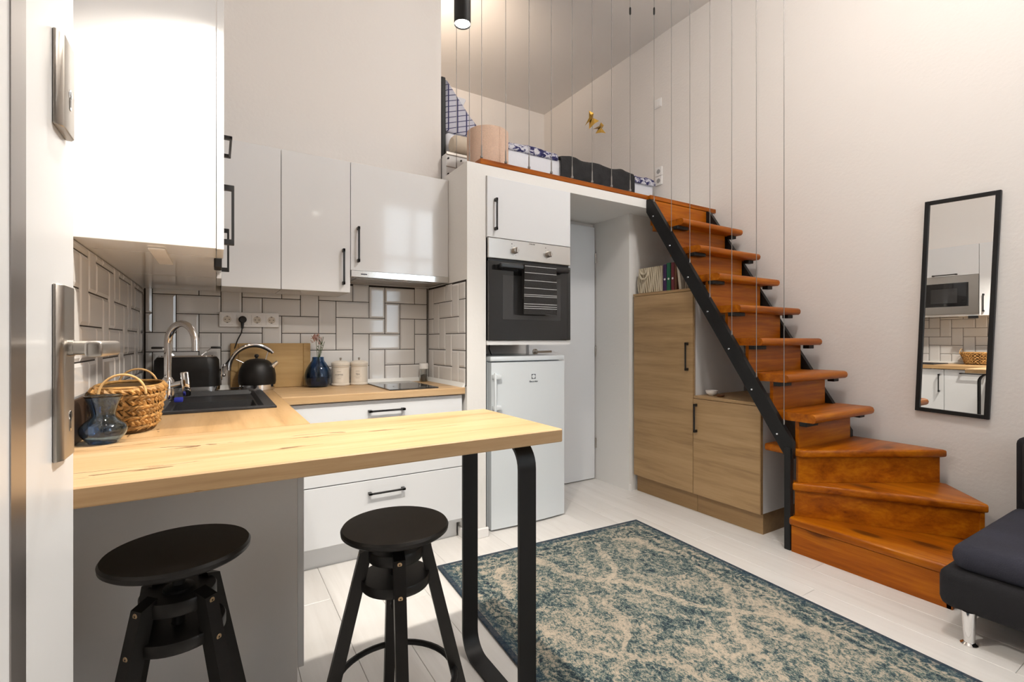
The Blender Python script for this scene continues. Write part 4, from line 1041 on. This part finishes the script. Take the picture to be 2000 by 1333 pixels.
obj('plug', B().lathe([(0, .030), (.014, .030), (.0195, .024), (.0195, 0), (0, 0)], n=24, mtx=Matrix.Translation((.1245, YB - .0237, 1.264)) @ Matrix.Rotation(PI / 2, 4, 'X')).tube([(.1245, YB - .042, 1.255), (.1225, YB - .046, 1.215)], [.010, .006], 10), 'bplast', t)
cp = [(.1225, YB - .046, 1.218), (.118, YB - .044, 1.19), (.100, YB - .036, 1.15), (.082, YB - .030, 1.09), (.072, YB - .028, 1.06), (.045, YB - .028, 1.02), (.015, YB - .028, .985), (-.02, YB - .024, .96)]
obj('cord', B().tube([Vector((*p,)) for p in cp], .0034, 8), 'bplast', t)

# ------------------------------------------------------------------ things on the oak cabinets
t = thing('macrame_basket', 'cream macrame basket on the tall oak cabinet', 'basket', (2.80, 2.51, 1.501))
X0, Y0, Y1, Z0, Z1 = 2.738, 2.395, 2.625, 1.5025, 1.695
obj('box', B().box(X0 + .006, 2.90, Y0 + .003, Y1 - .003, Z0, Z1 - .004, .008, 2), 'macramed', t)
rp = B()
for k in range(15):
    yy = Y0 + .008 + (Y1 - Y0 - .016) * k / 14; pts = []
    for j in range(9):
        f = j / 8; pts.append((X0 + .004 + .002 * math.sin(7 * f + k), yy + .006 * math.sin(6 * f + 1.3 * k), Z0 + .004 + (Z1 - Z0 - .008) * f))
    rp.tube(pts, .0042, 6)
for k in range(9): rp.tube([(X0 + .010 + .019 * k, Y0 + .001, Z0 + .004), (X0 + .012 + .019 * k, Y0 + .001, Z1 - .006)], .004, 6)
obj('ropes', rp, 'macrame', t)
for yy, w_, zt in ((2.56, .042, 1.66), (2.56, .030, 1.675)):
    up = [(X0 - .004, yy + w_ * math.cos(PI * k / 12), zt - (.052 if w_ > .035 else .03) * math.sin(PI * k / 12)) for k in range(13)]
    obj('loop', B().tube(up, .0075, 7), 'macrame', t)
BK = [('bookp', 2.366, .028, .192, 0, 'purple spined book beside the macrame basket'), ('bookg', 2.332, .032, .199, 0, 'green spined book in the middle of the row'), ('bookr', 2.296, .026, .197, 0, 'burgundy spined book with a round badge'), ('brown', 2.270, .018, .196, 0, 'thin dark red book beside the cream book'), ('bookc', 2.231, .020, .190, -.12, 'cream book leaning against the row')]
for mt_, yc, w_, h_, tl, lab in BK:
    t = thing('book', lab, 'book', (2.80, yc, 1.501), 'books on the tall cabinet')
    m_ = Matrix.Translation((2.742, yc, 1.502 + abs(tl) * .012)) @ Matrix.Rotation(tl, 4, 'X')
    obj('cover', B().box(0, .13, -w_ / 2, -w_ / 2 + .003, 0, h_, .0008, mtx=m_).box(0, .13, w_ / 2 - .003, w_ / 2, 0, h_, .0008, mtx=m_).box(-.002, .003, -w_ / 2, w_ / 2, 0, h_, .001, mtx=m_), mt_, t)
    obj('pages', B().box(.003, .125, -w_ / 2 + .003, w_ / 2 - .003, .003, h_ - .003, mtx=m_), 'bookc', t)
    if mt_ in ('bookp', 'bookg', 'bookr'):
        obj('badge', B().lathe([(0, .0008), (.0075, .0008), (.0078, 0)], n=16, mtx=m_ @ Matrix.Translation((-.002, 0, .085)) @ Matrix.Rotation(-PI / 2, 4, 'Y')), 'plast', t)
t = thing('figurine', 'small dark wooden figurine with pale legs by the books', 'figurine', (2.765, 2.195, 1.501))
obj('body', B().lathe([(0, .06), (.012, .065), (.018, .09), (.014, .115), (0, .125)], (2.765, 2.195, 1.502), 14), 'brown', t)
obj('head', B().lathe([(0, 0), (.008, .003), (.010, .010), (.006, .018), (0, .02)], (2.76, 2.198, 1.628), 12), 'bookc', t)
obj('legs', B().tube([(2.765, 2.205, 1.502), (2.765, 2.200, 1.57)], .004, 6).tube([(2.765, 2.185, 1.502), (2.765, 2.192, 1.57)], .004, 6), 'bookc', t)
pv = smooth([(.016, 0), (.020, .003), (.034, .014), (.040, .034)])
tag(obj('white_bowl', B().lathe(vessel(pv, .003), (2.815, 2.035, .782), 32), 'plast', ang=60), 'small white bowl on the low oak cabinet', 'bowl')
tag(obj('brown_dish', B().lathe(vessel([(.018, 0), (.024, .003), (.026, .012)], .003), (2.80, 1.963, .782), 24), 'brown', ang=60), 'tiny brown dish next to the white bowl', 'dish')

# ------------------------------------------------------------------ bar stools
def stool(cx, cy, zs, rot, lab):
    t = thing('bar_stool', lab, 'stool', (cx, cy, 0), 'black screw stools at the bar')
    C = Matrix.Translation((cx, cy, 0)) @ Matrix.Rotation(rot, 4, 'Z')
    obj('seat', B().lathe([(0, zs - .019), (.133, zs - .019), (.139, zs - .014), (.140, zs - .006), (.136, zs), (0, zs)], n=64, mtx=C), 'bwood', t)
    obj('screw', B().lathe([(0, zs - .225), (.013, zs - .225), (.0145, zs - .215), (.0125, zs - .21), (.0125, zs - .0195), (0, zs - .0195)], n=20, mtx=C).lathe([(.013, .6015), (.03, .6015), (.03, .607), (.013, .613)], n=20, mtx=C), 'black', t)
    obj('upper_disc', B().lathe([(.0135, .572), (.070, .572), (.072, .575), (.072, .598), (.070, .601), (.0135, .601), (.0135, .572)], n=40, mtx=C), 'bwood', t)
    obj('lower_disc', B().lathe([(.0135, .502), (.088, .502), (.090, .505), (.090, .524), (.088, .527), (.0135, .527), (.0135, .502)], n=40, mtx=C), 'bwood', t)
    obj('foot_ring', B().tube([C @ Vector((.157 * math.cos(2 * PI * k / 40), .157 * math.sin(2 * PI * k / 40), .245)) for k in range(40)], .0085, 10, closed=True), 'black', t)
    for k in range(4):
        A = C @ Matrix.Rotation(PI / 2 * k, 4, 'Z')
        top = .611; rt, rb = .058, .222
        w_ = .0145
        vs = [(rt, -w_, top), (rt, w_, top), (rt + .034, w_, top - .012), (rt + .034, -w_, top - .012), (rb - .02, -w_, 0), (rb - .02, w_, 0), (rb + .016, w_, 0), (rb + .016, -w_, 0)]
        l = obj('leg', B().pyd(vs, [(0, 1, 2, 3), (7, 6, 5, 4), (0, 4, 5, 1), (1, 5, 6, 2), (2, 6, 7, 3), (3, 7, 4, 0)], A), 'bwood', t)
        for zb in (.590, .514):
            ro = rt + .034 + (rb + .016 - rt - .034) * (1 - zb / (top - .012))
            obj('bolt', B().lathe([(.002, .0008), (.0055, .0008), (.0062, 0)], n=12, mtx=A @ Matrix.Translation((ro, 0, zb)) @ Matrix.Rotation(PI / 2, 4, 'Y')), 'screw', l)
    return t
stool(-.070, 1.292, .6925, math.radians(-48), 'black round bar stool with its seat screwed up high, nearest the entrance door')
stool(.409, 1.259, .660, math.radians(-102), 'black round bar stool with the lower seat beside the loop leg')

# ------------------------------------------------------------------ rug, mirror, sofa
rg = B().box(-.665, .665, -.975, .975, .001, .009, .003)
ro = obj('rug', rg, 'rug'); a = math.radians(-3.3)
tl = Vector((.950, 2.272, 0)); ct = tl + Vector((math.cos(a) * .665 + math.sin(a) * .975, math.sin(a) * .665 - math.cos(a) * .975, 0))
ro.location = (ct.x, ct.y, .006); ro.rotation_euler = (0, 0, a)
tag(ro, 'worn teal and beige oriental rug on the plank floor', 'rug')

mw, mh = .315, 1.195
mc = Vector((XR - .003, .972, 1.336)); ma = math.radians(2.25); mz = math.radians(-.45)
t = thing('wall_mirror', 'tall black framed mirror hanging slightly crooked on the right wall', 'mirror', mc)
mm = Matrix.Translation(mc) @ Matrix.Rotation(mz, 4, 'Z') @ Matrix.Rotation(ma, 4, 'X')
fr = .021
obj('frame', B().box(-.022, -.002, -mw / 2, -mw / 2 + fr, -mh / 2, mh / 2, .0015, mtx=mm).box(-.022, -.002, mw / 2 - fr, mw / 2, -mh / 2, mh / 2, .0015, mtx=mm).box(-.022, -.002, -mw / 2 + fr, mw / 2 - fr, -mh / 2, -mh / 2 + fr, .0015, mtx=mm).box(-.022, -.002, -mw / 2 + fr, mw / 2 - fr, mh / 2 - fr, mh / 2, .0015, mtx=mm), 'black', t)
gl = B().pyd([(-.012, -mw / 2 + fr, -mh / 2 + fr), (-.012, mw / 2 - fr, -mh / 2 + fr), (-.012, mw / 2 - fr, mh / 2 - fr), (-.012, -mw / 2 + fr, mh / 2 - fr), (-.004, -mw / 2 + fr, -mh / 2 + fr), (-.004, mw / 2 - fr, -mh / 2 + fr), (-.004, mw / 2 - fr, mh / 2 - fr), (-.004, -mw / 2 + fr, mh / 2 - fr)],
             [(0, 1, 2, 3), (7, 6, 5, 4), (0, 4, 5, 1), (1, 5, 6, 2), (2, 6, 7, 3), (3, 7, 4, 0)])
go = obj('glass', gl.xf(Matrix.Translation(mc)), 'mirror', t)
go.rotation_euler = (ma, 0, mz)

t = thing('sofa', 'charcoal blue sofa on chrome legs at the foot of the stairs', 'sofa', (2.95, -.2, 0))
obj('base', B().box(2.405, 3.40, -1.20, .735, .115, .265, .035, 4), 'sofad', t)
def cushion(x0, x1, y0, y1, z0, z1, r):
    return B().box(x0, x1, y0, y1, z0, z1, r, 5)
for ya, yb in ((-.18, .705), (-1.17, -.19)): obj('seat_cushion', cushion(2.425, 3.24, ya, yb, .262, .365, .045), 'sofa', t)
obj('back', B().box(3.24, 3.44, -1.20, .70, .20, .690, .035, 4), 'sofad', t)
for ya, yb in ((-.18, .665), (-1.17, -.19)): obj('back_cushion', cushion(3.155, 3.30, ya, yb, .36, .70, .05), 'sofad', t)
for lx in (2.425, 3.36):
    for ly in (.645, -1.12):
        l = obj('leg', B().lathe([(0, .004), (.016, .004), (.0215, .125), (0, .125)], (lx, ly, 0), 20), 'chrome', t)
        obj('foot', B().lathe([(0, 0), (.024, 0), (.026, .003), (.018, .010), (0, .010)], (lx, ly, 0), 20), 'chrome', l)
